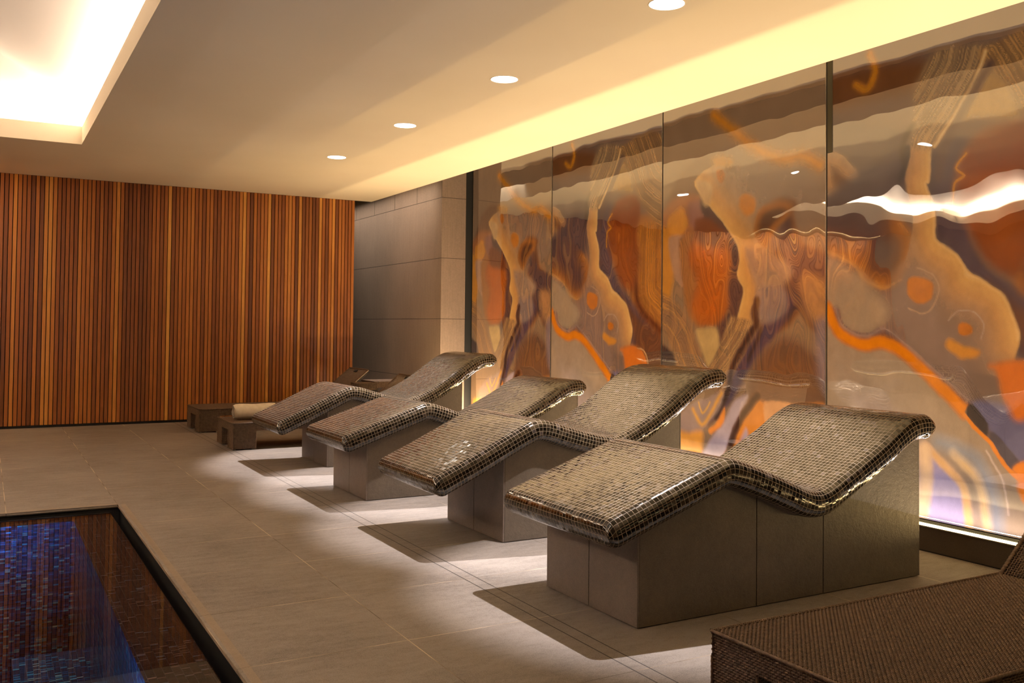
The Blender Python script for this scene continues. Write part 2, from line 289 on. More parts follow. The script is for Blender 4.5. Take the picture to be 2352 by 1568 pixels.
AG_A=[('poly', [(0.61, 2.84), (0.934, 3.014), (1.432, 2.862), (1.795, 2.721), (2.057, 2.424), (2.008, 2.202), (1.619, 2.136), (1.242, 2.237), (0.831, 2.531)], [(-0.07, (148, 120, 98), 0), (0.07, (148, 120, 98), 1)]), ('poly', [(0.033, 2.462), (0.232, 2.815), (0.496, 2.96), (0.774, 2.917), (0.639, 2.666), (0.265, 2.439)], [(-0.05, (124, 86, 62), 0), (0.05, (124, 86, 62), 1)]), ('poly', [(-0.011, 2.467), (0.264, 2.635), (0.612, 2.556), (0.859, 2.234), (0.642, 2.139), (-0.009, 2.186)], [(-0.05, (172, 104, 60), 0), (0.05, (172, 104, 60), 1)]), ('poly', [(0.383, 2.544), (0.584, 2.54), (0.724, 2.357), (0.557, 2.259), (0.414, 2.348)], [(-0.04, (150, 98, 86), 0), (0.04, (150, 98, 86), 1)]), ('poly', [(0.083, 2.418), (0.295, 2.514), (0.384, 2.351), (0.267, 2.225), (0.084, 2.259)], [(-0.04, (216, 140, 56), 0), (0.04, (216, 140, 56), 1)]), ('poly', [(-0.042, 2.309), (0.115, 2.256), (0.179, 1.898), (0.09, 1.546), (-0.035, 1.548)], [(-0.05, (206, 134, 52), 0), (0.05, (206, 134, 52), 1)]), ('poly', [(0.097, 2.226), (0.397, 2.195), (0.412, 1.734), (0.21, 1.818)], [(-0.03, (182, 136, 106), 0), (0.03, (182, 136, 106), 1)]), ('poly', [(0.267, 2.205), (0.53, 2.204), (0.506, 1.541), (0.62, 1.315), (0.391, 1.466), (0.3, 1.815)], [(-0.04, (166, 104, 56), 0), (0.04, (166, 104, 56), 1)]), ('poly', [(0.544, 2.545), (0.723, 2.469), (1.042, 2.164), (1.104, 1.963), (1.095, 1.82), (1.156, 1.658), (1.087, 1.391), (0.892, 1.172), (0.705, 0.908), (0.594, 1.09), (0.73, 1.316), (0.9, 1.536), (0.914, 1.791), (0.86, 2.013), (0.697, 2.21)], [(-0.03, (84, 62, 60), 0), (0.03, (84, 62, 60), 1)]), ('poly', [(0.472, 2.209), (0.843, 2.217), (0.981, 1.97), (0.931, 1.718), (0.942, 1.536), (0.784, 1.372), (0.564, 1.367), (0.437, 1.542), (0.504, 1.807), (0.387, 2.004)], [(-0.05, (150, 90, 60), 0), (0.03, (176, 90, 36), 1), (0.12, (190, 90, 26), 1)]), ('poly', [(0.5, 2.378), (0.724, 2.357), (0.938, 2.172), (0.939, 2.081), (0.53, 2.147)], [(-0.04, (122, 62, 36), 0), (0.04, (122, 62, 36), 1)]), ('poly', [(1.339, 2.176), (1.291, 2.303), (1.504, 2.427), (1.708, 2.391), (1.686, 2.299), (1.797, 2.022), (2.091, 1.874), (2.091, 1.33), (1.926, 1.394), (1.798, 1.525), (1.644, 1.393), (1.367, 1.254), (1.149, 1.037), (0.842, 0.623), (0.603, 0.47), (0.946, 0.884), (1.295, 1.287), (1.342, 1.566), (1.643, 1.78), (1.62, 1.933)], [(-0.07, (150, 98, 62), 0), (-0.01, (124, 82, 58), 1), (0.03, (80, 62, 62), 1), (0.3, (80, 68, 76), 1)]), ('poly', [(1.444, 2.116), (1.797, 2.029), (2.131, 1.888), (2.132, 1.299), (1.947, 1.377), (1.776, 1.575), (1.643, 1.864)], [(-0.05, (76, 63, 68), 0), (0.05, (76, 63, 68), 1)]), ('poly', [(1.553, 1.613), (1.732, 1.576), (1.485, 1.256), (1.228, 1.005), (0.957, 0.651), (0.604, 0.436), (0.841, 0.751), (1.246, 1.251)], [(-0.04, (82, 66, 82), 0), (0.04, (82, 66, 82), 1)]), ('edge', [(0.468, 2.745), (0.829, 2.864), (1.337, 2.684), (1.752, 2.393), (1.619, 2.17), (1.482, 1.941), (1.62, 1.798), (1.53, 1.597), (1.294, 1.392), (1.046, 1.319), (1.056, 1.427), (1.131, 1.676), (1.054, 1.822), (1.084, 1.964), (1.042, 2.117), (0.843, 2.331), (0.623, 2.54)], 0.014, [(0.497, 2.703), (0.623, 2.54), (0.843, 2.331), (1.042, 2.117), (1.084, 1.964), (1.054, 1.822), (1.131, 1.676), (1.056, 1.427)], [(0, (234, 180, 112), 1), (0.03, (224, 164, 92), 1), (0.14, (208, 148, 86), 0.95), (0.3, (180, 138, 100), 0.8), (0.6, (150, 124, 104), 0.0)]), ('poly', [(0.497, 2.741), (0.722, 2.674), (0.695, 2.509), (0.612, 2.5)], [(-0.03, (206, 160, 108), 0), (0.03, (206, 160, 108), 1)]), ('poly', [(1.291, 2.198), (1.339, 2.351), (1.518, 2.412), (1.673, 2.375), (1.641, 2.303), (1.505, 2.214), (1.397, 2.085)], [(-0.06, (190, 120, 54), 0), (0.01, (160, 96, 46), 1), (0.06, (90, 58, 42), 1)]), ('poly', [(1.164, 2.059), (1.642, 1.905), (1.701, 1.794), (1.506, 1.632), (1.343, 1.392), (1.245, 1.462), (1.293, 1.672)], [(-0.05, (164, 132, 108), 0), (0.05, (164, 132, 108), 1)]), ('poly', [(1.294, 1.602), (1.341, 1.705), (1.621, 1.696), (1.644, 1.494), (1.39, 1.392)], [(-0.04, (142, 120, 112), 0), (0.04, (142, 120, 112), 1)]), ('line', [(1.313, 1.584), (1.294, 1.392), (1.343, 1.323), (1.198, 1.074)], [(0, (56, 44, 46), 0.9), (0.02, (70, 56, 56), 0.6), (0.05, (90, 74, 76), 0)]), ('poly', [(1.789, 1.757), (1.967, 1.79), (2.091, 1.682), (2.091, 1.362), (1.892, 1.443)], [(-0.06, (174, 122, 80), 0), (0.06, (174, 122, 80), 1)]), ('poly', [(1.296, 1.078), (1.622, 1.272), (1.948, 1.134), (2.092, 0.948), (2.092, 0.725), (1.623, 0.687), (1.2, 0.688)], [(-0.08, (110, 84, 76), 0), (0.06, (116, 80, 60), 1), (0.2, (126, 82, 54), 1)]), ('poly', [(1.968, 1.394), (2.099, 1.394), (2.1, 0.821), (1.989, 0.974)], [(-0.06, (140, 118, 118), 0), (0.06, (140, 118, 118), 1)]), ('bands', [(-0.06, 1.697), (0.229, 1.587), (0.419, 1.384), (0.537, 1.154), (0.676, 0.98), (0.653, 0.909), (0.217, 0.886), (0.198, 1.089), (-0.057, 1.452)], 0.03, [(-0.059, 1.662), (0.229, 1.559), (0.423, 1.368), (0.541, 1.144), (0.676, 0.975)], 12, (196, 136, 76), (104, 80, 72)), ('poly', [(0.503, 1.33), (0.634, 1.352), (0.793, 1.353), (0.825, 1.183), (0.684, 0.991), (0.554, 1.188)], [(-0.04, (150, 120, 90), 0), (0.03, (196, 158, 102), 1)]), ('bands', [(0.961, 1.449), (1.11, 1.438), (1.338, 1.387), (1.212, 1.213), (1.068, 1.013), (0.964, 0.851), (0.874, 0.74), (0.78, 0.84), (0.7, 0.954), (0.692, 0.991), (0.84, 1.205)], 0.02, [(1.095, 1.48), (1.036, 1.355), (0.84, 1.141), (0.692, 0.975)], 13, (202, 152, 96), (92, 70, 64)), ('line', [(1.296, 1.59), (1.265, 1.479), (1.296, 1.387), (1.197, 1.274), (1.096, 1.148), (0.993, 0.999), (0.949, 0.798), (0.874, 0.677), (0.782, 0.542)], [(0, (60, 42, 38), 1), (0.02, (74, 54, 50), 0.9), (0.06, (96, 70, 66), 0)]), ('poly', [(-0.055, 1.185), (0.145, 1.121), (0.207, 1.033), (0.208, 0.931), (-0.052, 0.919)], [(-0.03, (72, 56, 54), 0), (0.03, (72, 56, 54), 1)]), ('line', [(0.745, 3.325), (1.037, 3.105), (1.288, 2.92), (1.617, 2.782), (1.795, 2.781), (2.008, 2.674)], [(0, (212, 132, 36), 0.95), (0.03, (202, 128, 46), 0.75), (0.12, (176, 124, 70), 0)]), ('poly', [(1.091, 2.52), (1.167, 2.543), (1.28, 2.48), (1.261, 2.359), (1.152, 2.345), (1.081, 2.431)], [(-0.03, (206, 130, 56), 0), (0.03, (204, 124, 48), 1)]), ('poly', [(0.786, 2.796), (0.85, 2.802), (0.893, 2.737), (0.851, 2.684), (0.797, 2.72)], [(-0.02, (184, 112, 46), 0), (0.015, (184, 104, 38), 1)]), ('poly', [(0.72, 2.918), (0.855, 2.934), (0.997, 2.876), (0.961, 2.815), (0.775, 2.835)], [(-0.05, (184, 130, 70), 0), (0.04, (188, 128, 62), 1)]), ('poly', [(0.255, 0.495), (0.491, 0.659), (0.686, 0.706), (0.873, 0.782), (0.843, 0.632), (0.688, 0.48), (0.543, 0.346), (0.256, 0.372)], [(-0.03, (160, 132, 122), 0), (0.03, (160, 132, 122), 1)]), ('line', [(0.467, 0.58), (0.595, 0.444), (0.734, 0.591), (0.858, 0.76)], [(0, (226, 160, 70), 0.9), (0.015, (214, 154, 84), 0.6), (0.05, (180, 140, 110), 0)]), ('line', [(0.549, 0.652), (0.599, 0.547), (0.702, 0.664)], [(0, (226, 166, 80), 0.9), (0.02, (210, 160, 90), 0)]), ('poly', [(0.08, 0.343), (0.41, 0.354), (0.592, 0.384), (0.609, 0.267), (0.545, 0.064), (0.083, 0.001)], [(-0.04, (244, 160, 66), 0), (0.04, (244, 160, 66), 1)]), ('poly', [(0.905, 0.532), (1.025, 0.699), (1.2, 0.763), (1.114, 0.592), (0.997, 0.332), (0.908, 0.112), (0.545, 0.064), (0.689, 0.297)], [(-0.03, (180, 150, 150), 0), (0.03, (184, 162, 168), 1)]), ('poly', [(0.782, 0.478), (0.905, 0.637), (0.883, 0.498), (0.72, 0.376), (0.688, 0.416)], [(-0.02, (236, 140, 60), 0), (0.02, (236, 140, 60), 1)]), ('poly', [(1.299, 0.76), (1.396, 0.717), (1.791, 0.728), (2.083, 0.732), (2.083, 0.271), (0.923, 0.115), (1.026, 0.388), (1.143, 0.605)], [(-0.03, (200, 120, 60), 0), (0.03, (216, 128, 44), 1)]), ('poly', [(1.1, 0.344), (1.172, 0.475), (1.201, 0.396), (1.144, 0.267), (1.086, 0.26)], [(-0.03, (176, 154, 168), 0), (0.03, (176, 154, 168), 1)]), ('poly', [(1.396, 0.717), (1.727, 0.723), (1.532, 0.589), (1.425, 0.49)], [(-0.02, (214, 150, 100), 0), (0.02, (214, 150, 100), 1)]), ('line', [(1.313, 0.761), (1.157, 0.606), (1.048, 0.462), (0.982, 0.31), (0.941, 0.201)], [(0, (64, 36, 26), 1), (0.03, (84, 48, 32), 0.8), (0.06, (140, 80, 40), 0)])]
AG_B=[('poly', [(-0.005, 3.372), (0.861, 3.305), (0.895, 3.116), (0.649, 3.087), (0.438, 3.1), (-0.005, 3.114)], [(-0.08, (120, 72, 40), 0), (0.08, (120, 72, 40), 1)]), ('line', [(0.413, 3.458), (0.464, 3.328), (0.426, 3.231), (0.374, 3.189), (0.283, 3.252)], [(0, (205, 130, 35), 1), (0.02, (190, 115, 35), 0.9), (0.06, (150, 90, 40), 0)]), ('poly', [(-0.005, 3.035), (0.374, 2.931), (0.697, 2.83), (0.768, 2.695), (0.744, 2.536), (0.672, 2.423), (0.624, 2.326), (0.374, 2.312), (-0.018, 2.332), (-0.018, 2.758)], [(-0.06, (104, 86, 80), 0), (0.06, (104, 86, 80), 1)]), ('poly', [(0.526, 2.609), (0.673, 2.567), (0.672, 2.443), (0.6, 2.329), (0.413, 2.308), (0.476, 2.469)], [(-0.03, (125, 80, 58), 0), (0.03, (125, 80, 58), 1)]), ('line', [(0.501, 2.592), (0.476, 2.469), (0.4, 2.33)], [(0, (60, 45, 40), 1), (0.03, (70, 52, 46), 0.8), (0.07, (90, 60, 45), 0)]), ('poly', [(-0.033, 2.76), (0.149, 2.709), (0.283, 2.57), (0.325, 2.457), (0.243, 2.359), (0.135, 2.36), (-0.032, 2.468)], [(-0.04, (120, 90, 70), 0), (0.0, (176, 135, 98), 1), (0.07, (185, 135, 90), 1), (0.13, (125, 85, 58), 1)]), ('poly', [(-0.004, 2.39), (0.329, 2.569), (0.69, 2.667), (0.792, 2.446), (0.689, 2.163), (0.513, 1.817), (-0.004, 1.907)], [(-0.07, (88, 74, 76), 0), (0.07, (88, 74, 76), 1)]), ('edge', [(-0.024, 1.966), (0.253, 1.855), (0.367, 1.726), (0.549, 1.659), (0.696, 1.714), (0.777, 1.862), (0.791, 2.022), (0.689, 2.163), (0.367, 2.348), (-0.025, 2.36)], 0.035, [(-0.024, 1.966), (0.253, 1.855), (0.367, 1.726), (0.549, 1.659), (0.696, 1.714), (0.777, 1.862), (0.778, 2.023), (0.689, 2.128)], [(0, (184, 120, 66), 1), (0.05, (164, 98, 48), 1), (0.12, (112, 74, 56), 1), (0.22, (82, 62, 64), 1), (0.45, (82, 66, 66), 0.6)]), ('line', [(-0.024, 1.979), (0.253, 1.861), (0.367, 1.732), (0.549, 1.665), (0.696, 1.72)], [(0, (206, 140, 66), 0.7), (0.02, (190, 120, 50), 0.4), (0.05, (180, 110, 50), 0)]), ('poly', [(0.891, 2.404), (0.973, 2.679), (1.236, 2.663), (1.144, 2.399), (1.204, 2.114), (1.143, 1.925), (1.263, 1.78), (1.491, 1.636), (1.98, 1.498), (1.977, 1.056), (1.571, 1.19), (1.544, 1.346), (1.435, 1.558), (1.172, 1.674), (0.987, 2.007), (0.988, 2.192)], [(-0.035, (84, 70, 76), 0), (0.035, (84, 70, 76), 1)]), ('poly', [(0.984, 2.529), (1.208, 2.638), (1.215, 2.075), (1.363, 1.768), (1.712, 1.552), (1.578, 1.387), (1.365, 1.641), (1.144, 1.819), (1.028, 2.086)], [(-0.03, (90, 74, 82), 0), (0.03, (90, 74, 82), 1)]), ('poly', [(1.621, 2.468), (2.157, 2.338), (2.166, 1.231), (1.912, 1.388), (1.679, 1.552), (1.54, 1.721)], [(-0.06, (150, 96, 56), 0), (0.05, (172, 104, 48), 1), (0.3, (200, 128, 52), 1)]), ('bands', [(1.65, 2.341), (2.157, 2.299), (2.166, 1.231), (1.846, 1.448), (1.658, 1.635)], 0.06, [(1.677, 2.38), (1.656, 1.759), (1.726, 1.552), (1.912, 1.408), (2.116, 1.269)], 9, (204, 130, 54), (146, 82, 40)), ('poly', [(1.364, 1.683), (1.714, 1.428), (2.166, 1.231), (2.17, 0.759), (1.72, 0.854), (1.664, 1.057), (1.607, 1.262), (1.522, 1.428)], [(-0.06, (112, 68, 48), 0), (0.06, (112, 68, 48), 1)]), ('line', [(1.628, 1.885), (1.671, 1.635), (1.78, 1.49), (1.951, 1.388), (2.116, 1.269)], [(0, (96, 46, 28), 0.9), (0.03, (120, 60, 34), 0.7), (0.09, (140, 76, 44), 0)]), ('poly', [(1.137, 2.362), (1.208, 2.573), (1.367, 2.698), (1.605, 2.713), (1.688, 2.587), (1.65, 2.341), (1.694, 2.048), (1.642, 1.843), (1.547, 1.721), (1.363, 1.832), (1.229, 2.074)], [(-0.07, (140, 84, 56), 0), (0.04, (146, 72, 34), 1), (0.16, (160, 78, 30), 1)]), ('poly', [(1.281, 2.664), (1.646, 2.691), (1.662, 2.465), (1.21, 2.421)], [(-0.04, (136, 60, 28), 0), (0.04, (136, 60, 28), 1)]), ('line', [(1.219, 2.564), (1.135, 2.48), (1.198, 2.413), (1.124, 2.365), (1.118, 2.211)], [(0, (214, 140, 40), 0.8), (0.015, (200, 120, 40), 0.4), (0.03, (190, 110, 40), 0)]), ('edge', [(0.724, 2.455), (0.792, 2.709), (0.941, 2.828), (0.93, 2.427), (0.904, 2.388), (0.981, 2.192), (0.987, 2.007), (1.143, 1.883), (1.233, 1.754), (1.355, 1.681), (1.491, 1.583), (1.566, 1.399), (1.585, 1.268), (1.46, 1.054), (1.11, 1.119), (0.513, 1.396), (0.44, 1.669), (0.723, 1.866), (0.791, 2.153)], 0.014, [(0.941, 2.627), (0.93, 2.427), (0.904, 2.388), (0.981, 2.192), (0.987, 2.007), (1.143, 1.883), (1.209, 1.783), (1.227, 1.727), (1.355, 1.681), (1.491, 1.583), (1.566, 1.399), (1.585, 1.295)], [(0, (238, 186, 122), 1), (0.03, (226, 168, 100), 1), (0.12, (206, 148, 92), 0.95), (0.25, (172, 130, 100), 0.8), (0.48, (146, 116, 102), 0)]), ('poly', [(0.694, 1.774), (0.89, 1.765), (1.033, 1.417), (1.198, 1.231), (1.223, 0.888), (1.018, 1.05), (0.724, 1.259), (0.552, 1.363), (0.422, 1.458)], [(-0.08, (146, 116, 102), 0), (0.08, (146, 116, 102), 0.8)]), ('bands', [(0.815, 3.134), (1.03, 3.343), (1.68, 3.176), (1.679, 2.941), (1.539, 3.028), (1.394, 3.118), (1.147, 2.866), (0.961, 2.654), (0.767, 2.685), (0.791, 2.834)], 0.04, [(1.364, 3.257), (1.313, 3.099), (1.147, 2.866), (0.973, 2.662), (0.95, 2.546)], 11, (208, 164, 110), (112, 84, 66)), ('bands', [(1.31, 3.251), (2.044, 3.294), (2.103, 2.385), (1.764, 2.564), (1.626, 2.746), (1.513, 2.98)], 0.03, [(1.397, 3.237), (1.541, 2.976), (1.682, 2.69), (1.896, 2.534), (2.102, 2.433)], 12, (200, 145, 85), (96, 66, 46)), ('poly', [(1.374, 3.094), (1.52, 2.977), (1.585, 2.752), (1.292, 2.809), (1.189, 2.838)], [(-0.05, (182, 138, 84), 0), (0.05, (182, 138, 84), 1)]), ('line', [(1.354, 3.24), (1.293, 3.075), (1.147, 2.866), (1.006, 2.696), (0.973, 2.662)], [(0, (238, 196, 140), 1), (0.012, (220, 170, 110), 0.7), (0.03, (190, 140, 90), 0)]), ('line', [(1.384, 3.139), (1.189, 2.857), (1.06, 2.667), (1.027, 2.574), (1.005, 2.439)], [(0, (96, 70, 66), 0.9), (0.03, (110, 84, 76), 0.6), (0.06, (120, 90, 80), 0)]), ('poly', [(0.691, 2.708), (0.758, 2.697), (0.765, 2.614), (0.734, 2.517), (0.678, 2.417), (0.663, 2.465), (0.711, 2.582)], [(-0.01, (66, 60, 62), 0), (0.01, (66, 60, 62), 1)]), ('line', [(0.791, 2.834), (0.697, 2.707), (0.711, 2.582)], [(0, (70, 55, 50), 1), (0.02, (80, 62, 55), 0.6), (0.04, (90, 70, 60), 0)]), ('poly', [(-0.015, 1.907), (0.287, 1.783), (0.459, 1.63), (0.577, 1.482), (0.413, 1.335), (0.224, 1.362), (0.117, 1.485), (-0.008, 1.505)], [(-0.1, (170, 145, 118), 0), (0.06, (168, 142, 116), 1)]), ('poly', [(-0.049, 1.431), (0.042, 1.474), (0.114, 1.317), (0.237, 1.249), (0.356, 1.21), (0.52, 1.228), (0.647, 1.191), (0.754, 1.128), (0.888, 1.031), (1.017, 0.923), (1.115, 0.843), (1.203, 0.77), (1.341, 0.637), (1.516, 0.433), (1.613, 0.378), (1.831, 0.103), (1.83, -0.12), (-0.047, -0.552)], [(-0.01, (176, 148, 122), 0), (0.01, (170, 142, 116), 1), (0.3, (168, 144, 124), 1), (0.7, (190, 168, 166), 1)]), ('poly', [(-0.05, 1.532), (0.078, 1.516), (0.123, 1.495), (0.167, 1.388), (0.288, 1.326), (0.406, 1.321), (0.544, 1.365), (0.724, 1.259), (0.874, 1.146), (1.018, 1.05), (1.237, 0.889), (1.203, 0.77), (1.115, 0.843), (1.017, 0.923), (0.888, 1.031), (0.754, 1.128), (0.647, 1.191), (0.52, 1.228), (0.356, 1.21), (0.237, 1.249), (0.114, 1.317), (0.042, 1.474)], [(-0.015, (112, 84, 76), 0), (0.015, (112, 84, 76), 1)]), ('line', [(0.006, 1.517), (0.06, 1.416), (0.14, 1.317), (0.254, 1.266), (0.364, 1.235), (0.504, 1.254), (0.647, 1.22), (0.769, 1.149), (0.895, 1.054), (1.024, 0.949), (1.122, 0.868), (1.203, 0.794)], [(0, (236, 130, 18), 1), (0.025, (232, 128, 24), 1), (0.06, (200, 110, 40), 0.4), (0.075, (170, 100, 50), 0)]), ('line', [(0.096, 1.513), (0.149, 1.388), (0.288, 1.312), (0.406, 1.304), (0.544, 1.356), (0.724, 1.248), (0.888, 1.127), (1.032, 1.025), (1.223, 0.882)], [(0, (170, 138, 124), 0.7), (0.02, (150, 120, 110), 0.4), (0.04, (140, 110, 100), 0)]), ('poly', [(1.25, 0.865), (1.543, 0.864), (1.627, 0.755), (1.625, 0.489), (1.553, 0.526), (1.38, 0.683)], [(-0.03, (112, 104, 130), 0), (0.03, (112, 104, 130), 1)]), ('poly', [(1.206, 0.77), (1.253, 0.853), (1.369, 0.724), (1.341, 0.641)], [(-0.008, (78, 66, 62), 0), (0.008, (78, 66, 62), 1)]), ('poly', [(1.377, 0.671), (1.43, 0.665), (1.584, 0.495), (1.522, 0.437), (1.392, 0.601)], [(-0.01, (92, 80, 84), 0), (0.01, (92, 80, 84), 1)]), ('line', [(1.203, 0.77), (1.263, 0.702), (1.341, 0.637), (1.386, 0.6), (1.448, 0.513), (1.522, 0.434), (1.577, 0.395), (1.637, 0.375)], [(0, (240, 140, 50), 1), (0.01, (236, 136, 50), 0.9), (0.02, (220, 130, 70), 0)]), ('poly', [(1.529, 0.453), (1.614, 0.511), (1.696, 0.441), (1.613, 0.383)], [(-0.015, (238, 132, 40), 0), (0.015, (238, 132, 40), 1)]), ('poly', [(1.577, 0.378), (1.719, 0.422), (1.718, 0.194), (1.6, 0.266)], [(-0.02, (240, 130, 40), 0), (0.02, (240, 130, 40), 1)]), ('poly', [(0.901, 0.519), (1.002, 0.43), (1.168, 0.298), (1.21, 0.189), (1.22, 0.02), (0.871, 0.017), (0.915, 0.241)], [(-0.02, (176, 162, 196), 0), (0.02, (176, 162, 196), 1)]), ('line', [(0.909, 0.52), (1.016, 0.432), (1.174, 0.299), (1.214, 0.177), (1.227, 0.009)], [(0, (240, 186, 130), 1), (0.02, (238, 186, 136), 0.8), (0.05, (220, 180, 150), 0)]), ('line', [(1.114, 0.507), (1.288, 0.359), (1.339, 0.21), (1.364, 0.035)], [(0, (240, 196, 140), 0.9), (0.03, (236, 196, 150), 0.6), (0.06, (220, 185, 160), 0)]), ('line', [(1.002, 0.569), (1.249, 0.499), (1.353, 0.368), (1.416, 0.199), (1.427, 0.024)], [(0, (150, 160, 176), 0.6), (0.05, (160, 165, 176), 0.4), (0.1, (180, 175, 180), 0)]), ('line', [(0.887, 0.505), (0.901, 0.302), (0.864, 0.041)], [(0, (240, 200, 160), 1), (0.04, (236, 196, 160), 0.8), (0.08, (220, 185, 165), 0)]), ('line', [(1.353, 0.548), (1.479, 0.351), (1.503, 0.156)], [(0, (220, 190, 170), 0.8), (0.015, (210, 185, 180), 0)]), ('poly', [(0.755, 1.719), (0.853, 1.728), (0.948, 1.686), (0.948, 1.583), (0.889, 1.546), (0.815, 1.547), (0.755, 1.614)], [(-0.02, (190, 110, 50), 0), (0.015, (206, 118, 44), 1), (0.08, (196, 112, 48), 1)]), ('line', [(0.823, 1.801), (0.948, 1.75), (1.005, 1.645), (0.962, 1.519), (0.874, 1.468), (0.755, 1.509)], [(0, (190, 150, 120), 0.8), (0.012, (180, 140, 110), 0)]), ('poly', [(1.158, 1.392), (1.208, 1.404), (1.259, 1.38), (1.258, 1.331), (1.207, 1.312), (1.157, 1.33)], [(-0.015, (180, 105, 45), 0), (0.015, (196, 110, 36), 1)]), ('line', [(1.075, 1.417), (1.144, 1.479), (1.266, 1.478), (1.337, 1.393), (1.317, 1.295)], [(0, (190, 160, 140), 0.7), (0.012, (180, 140, 120), 0)]), ('poly', [(1.06, 1.24), (1.088, 1.291), (1.198, 1.244), (1.297, 1.216), (1.278, 1.172), (1.17, 1.163)], [(-0.03, (200, 130, 60), 0), (0.02, (214, 138, 52), 1)]), ('poly', [(1.45, 1.123), (1.644, 1.145), (1.779, 1.083), (1.847, 0.922), (1.808, 0.806), (1.508, 0.906), (1.479, 1.023)], [(-0.04, (200, 110, 50), 0), (0.02, (222, 112, 36), 1)]), ('line', [(1.671, 1.137), (1.779, 1.115), (1.846, 1.019), (1.855, 0.906)], [(0, (220, 170, 120), 0.8), (0.015, (200, 140, 90), 0)]), ('poly', [(1.394, 1.116), (1.641, 1.138), (1.836, 0.888), (1.615, 0.789), (1.543, 0.794), (1.482, 0.954), (1.432, 1.094)], [(-0.05, (200, 110, 50), 0), (0.03, (224, 114, 38), 1)])]
# ------------------------------------------------------------------ materials made once
PAINT = mat_paint(); FLOOR = mat_floor(); WALL = mat_walltile(); WOOD = mat_wood(); MOSAIC = mat_mosaic()
CLAD = mat_clad('plinth cladding stone', (78, 70, 61), (118, 106, 92), .6); CLAD_FRONT = mat_clad('plinth front stone', (90, 80, 73), (128, 116, 106), .25)
KERB = mat_clad('kerb stone', (62, 54, 46), (92, 80, 68), .3)
DARK = plain('dark cavity', (22, 19, 17), .8); BLACK = plain('black shadow gap', (10, 9, 9), .7); GREY = plain('plain grey plaster', (150, 138, 124), .8)
AGATE = mat_agate(); WEAVE = mat_weave(); CORE = plain('dark rattan core', (30, 20, 14), .8)
STEEL = plain('brushed steel edge', (190, 184, 172), .3, metal=1.); TAPE = plain('dark metal tape', (74, 70, 56), .45, metal=.4)
FOOT = plain('grey plastic foot', (150, 144, 134), .5); TOWEL = mat_towel()

# ------------------------------------------------------------------ the room
X0, X1, Y0, Y1 = -5.2, 6.1, -3.2, 16.6
PX, PY0, PY1, PXL = .885, 1.6, 7.4501, -3.8         # pool opening in the floor
mb = MB()
for a, b, c, d in ((X0, Y0, X1, PY0), (X0, PY1, X1, Y1), (PX, PY0, X1, PY1), (X0, PY0, PXL, PY1)):
    mb.quad([(a, b, 0), (c, b, 0), (c, d, 0), (a, d, 0)])
structure(mb.build('floor', FLOOR), 'warm grey stone tile floor with pale grout lines')

# ceiling: a floating raft with a square opening for the light well
LX0, LX1, LY0, LY1 = -3.4, .8386, 2.2, 10.64
mb = MB()
for z in (CEIL, SLAB_TOP):
    for a, b, c, d in ((X0, Y0, X_EDGE, LY0), (X0, LY1, X_EDGE, Y_BACK), (LX1, LY0, X_EDGE, LY1), (X0, LY0, LX0, LY1)):
        mb.quad([(a, b, z), (c, b, z), (c, d, z), (a, d, z)])
for (a, b), (c, d) in (((X_EDGE, Y0), (X_EDGE, Y_BACK)), ((X0, Y_BACK), (X_EDGE, Y_BACK)), ((LX1, LY0), (LX1, LY1)), ((LX0, LY0), (LX0, LY1)), ((LX0, LY0), (LX1, LY0)), ((LX0, LY1), (LX1, LY1))):
    mb.quad([(a, b, CEIL), (c, d, CEIL), (c, d, SLAB_TOP), (a, b, SLAB_TOP)])
structure(mb.build('ceiling', PAINT), 'smooth cream painted ceiling raft')
# hipped white vault above the light well
o_ = .28; e = .0
ex0, ex1, ey0, ey1, ez = LX0 - o_, LX1 + o_, LY0 - o_, LY1 + o_, 3.52
rise = .75; half = (ex1 - ex0) / 2; rx = (ex0 + ex1) / 2
mb = MB()
for z0, z1 in ((SLAB_TOP, ez),):
    for (a, b), (c, d) in (((ex0, ey0), (ex1, ey0)), ((ex1, ey0), (ex1, ey1)), ((ex1, ey1), (ex0, ey1)), ((ex0, ey1), (ex0, ey0))):
        mb.quad([(a, b, z0), (c, d, z0), (c, d, z1), (a, b, z1)])
r0, r1 = (rx, ey0 + half, ez + rise), (rx, ey1 - half, ez + rise)
c00, c10, c11, c01 = (ex0, ey0, ez), (ex1, ey0, ez), (ex1, ey1, ez), (ex0, ey1, ez)
mb.quad([c00, c10, r0]); mb.quad([c10, c11, r1, r0]); mb.quad([c11, c01, r1]); mb.quad([c01, c00, r0, r1])
VAULT = plain('light well white paint', (236, 230, 222), .8)
structure(mb.build('ceiling_light_well', VAULT), 'white hipped light well glowing in the ceiling')
# soffit over the slot along the stone panels, black board standing in for shade behind the raft edge
mb = MB(); mb.quad([(4.7, Y0, SOFFIT), (X1, Y0, SOFFIT), (X1, Y1, SOFFIT), (4.7, Y1, SOFFIT)])
structure(mb.build('ceiling_slot', PAINT), 'cream soffit above the slot along the panels')
mb = MB(); mb.box((4.86, Y0, SLAB_TOP), (4.88, Y1, SOFFIT))
structure(mb.build('trim_1', BLACK), 'black board standing in for the dark void behind the ceiling edge')
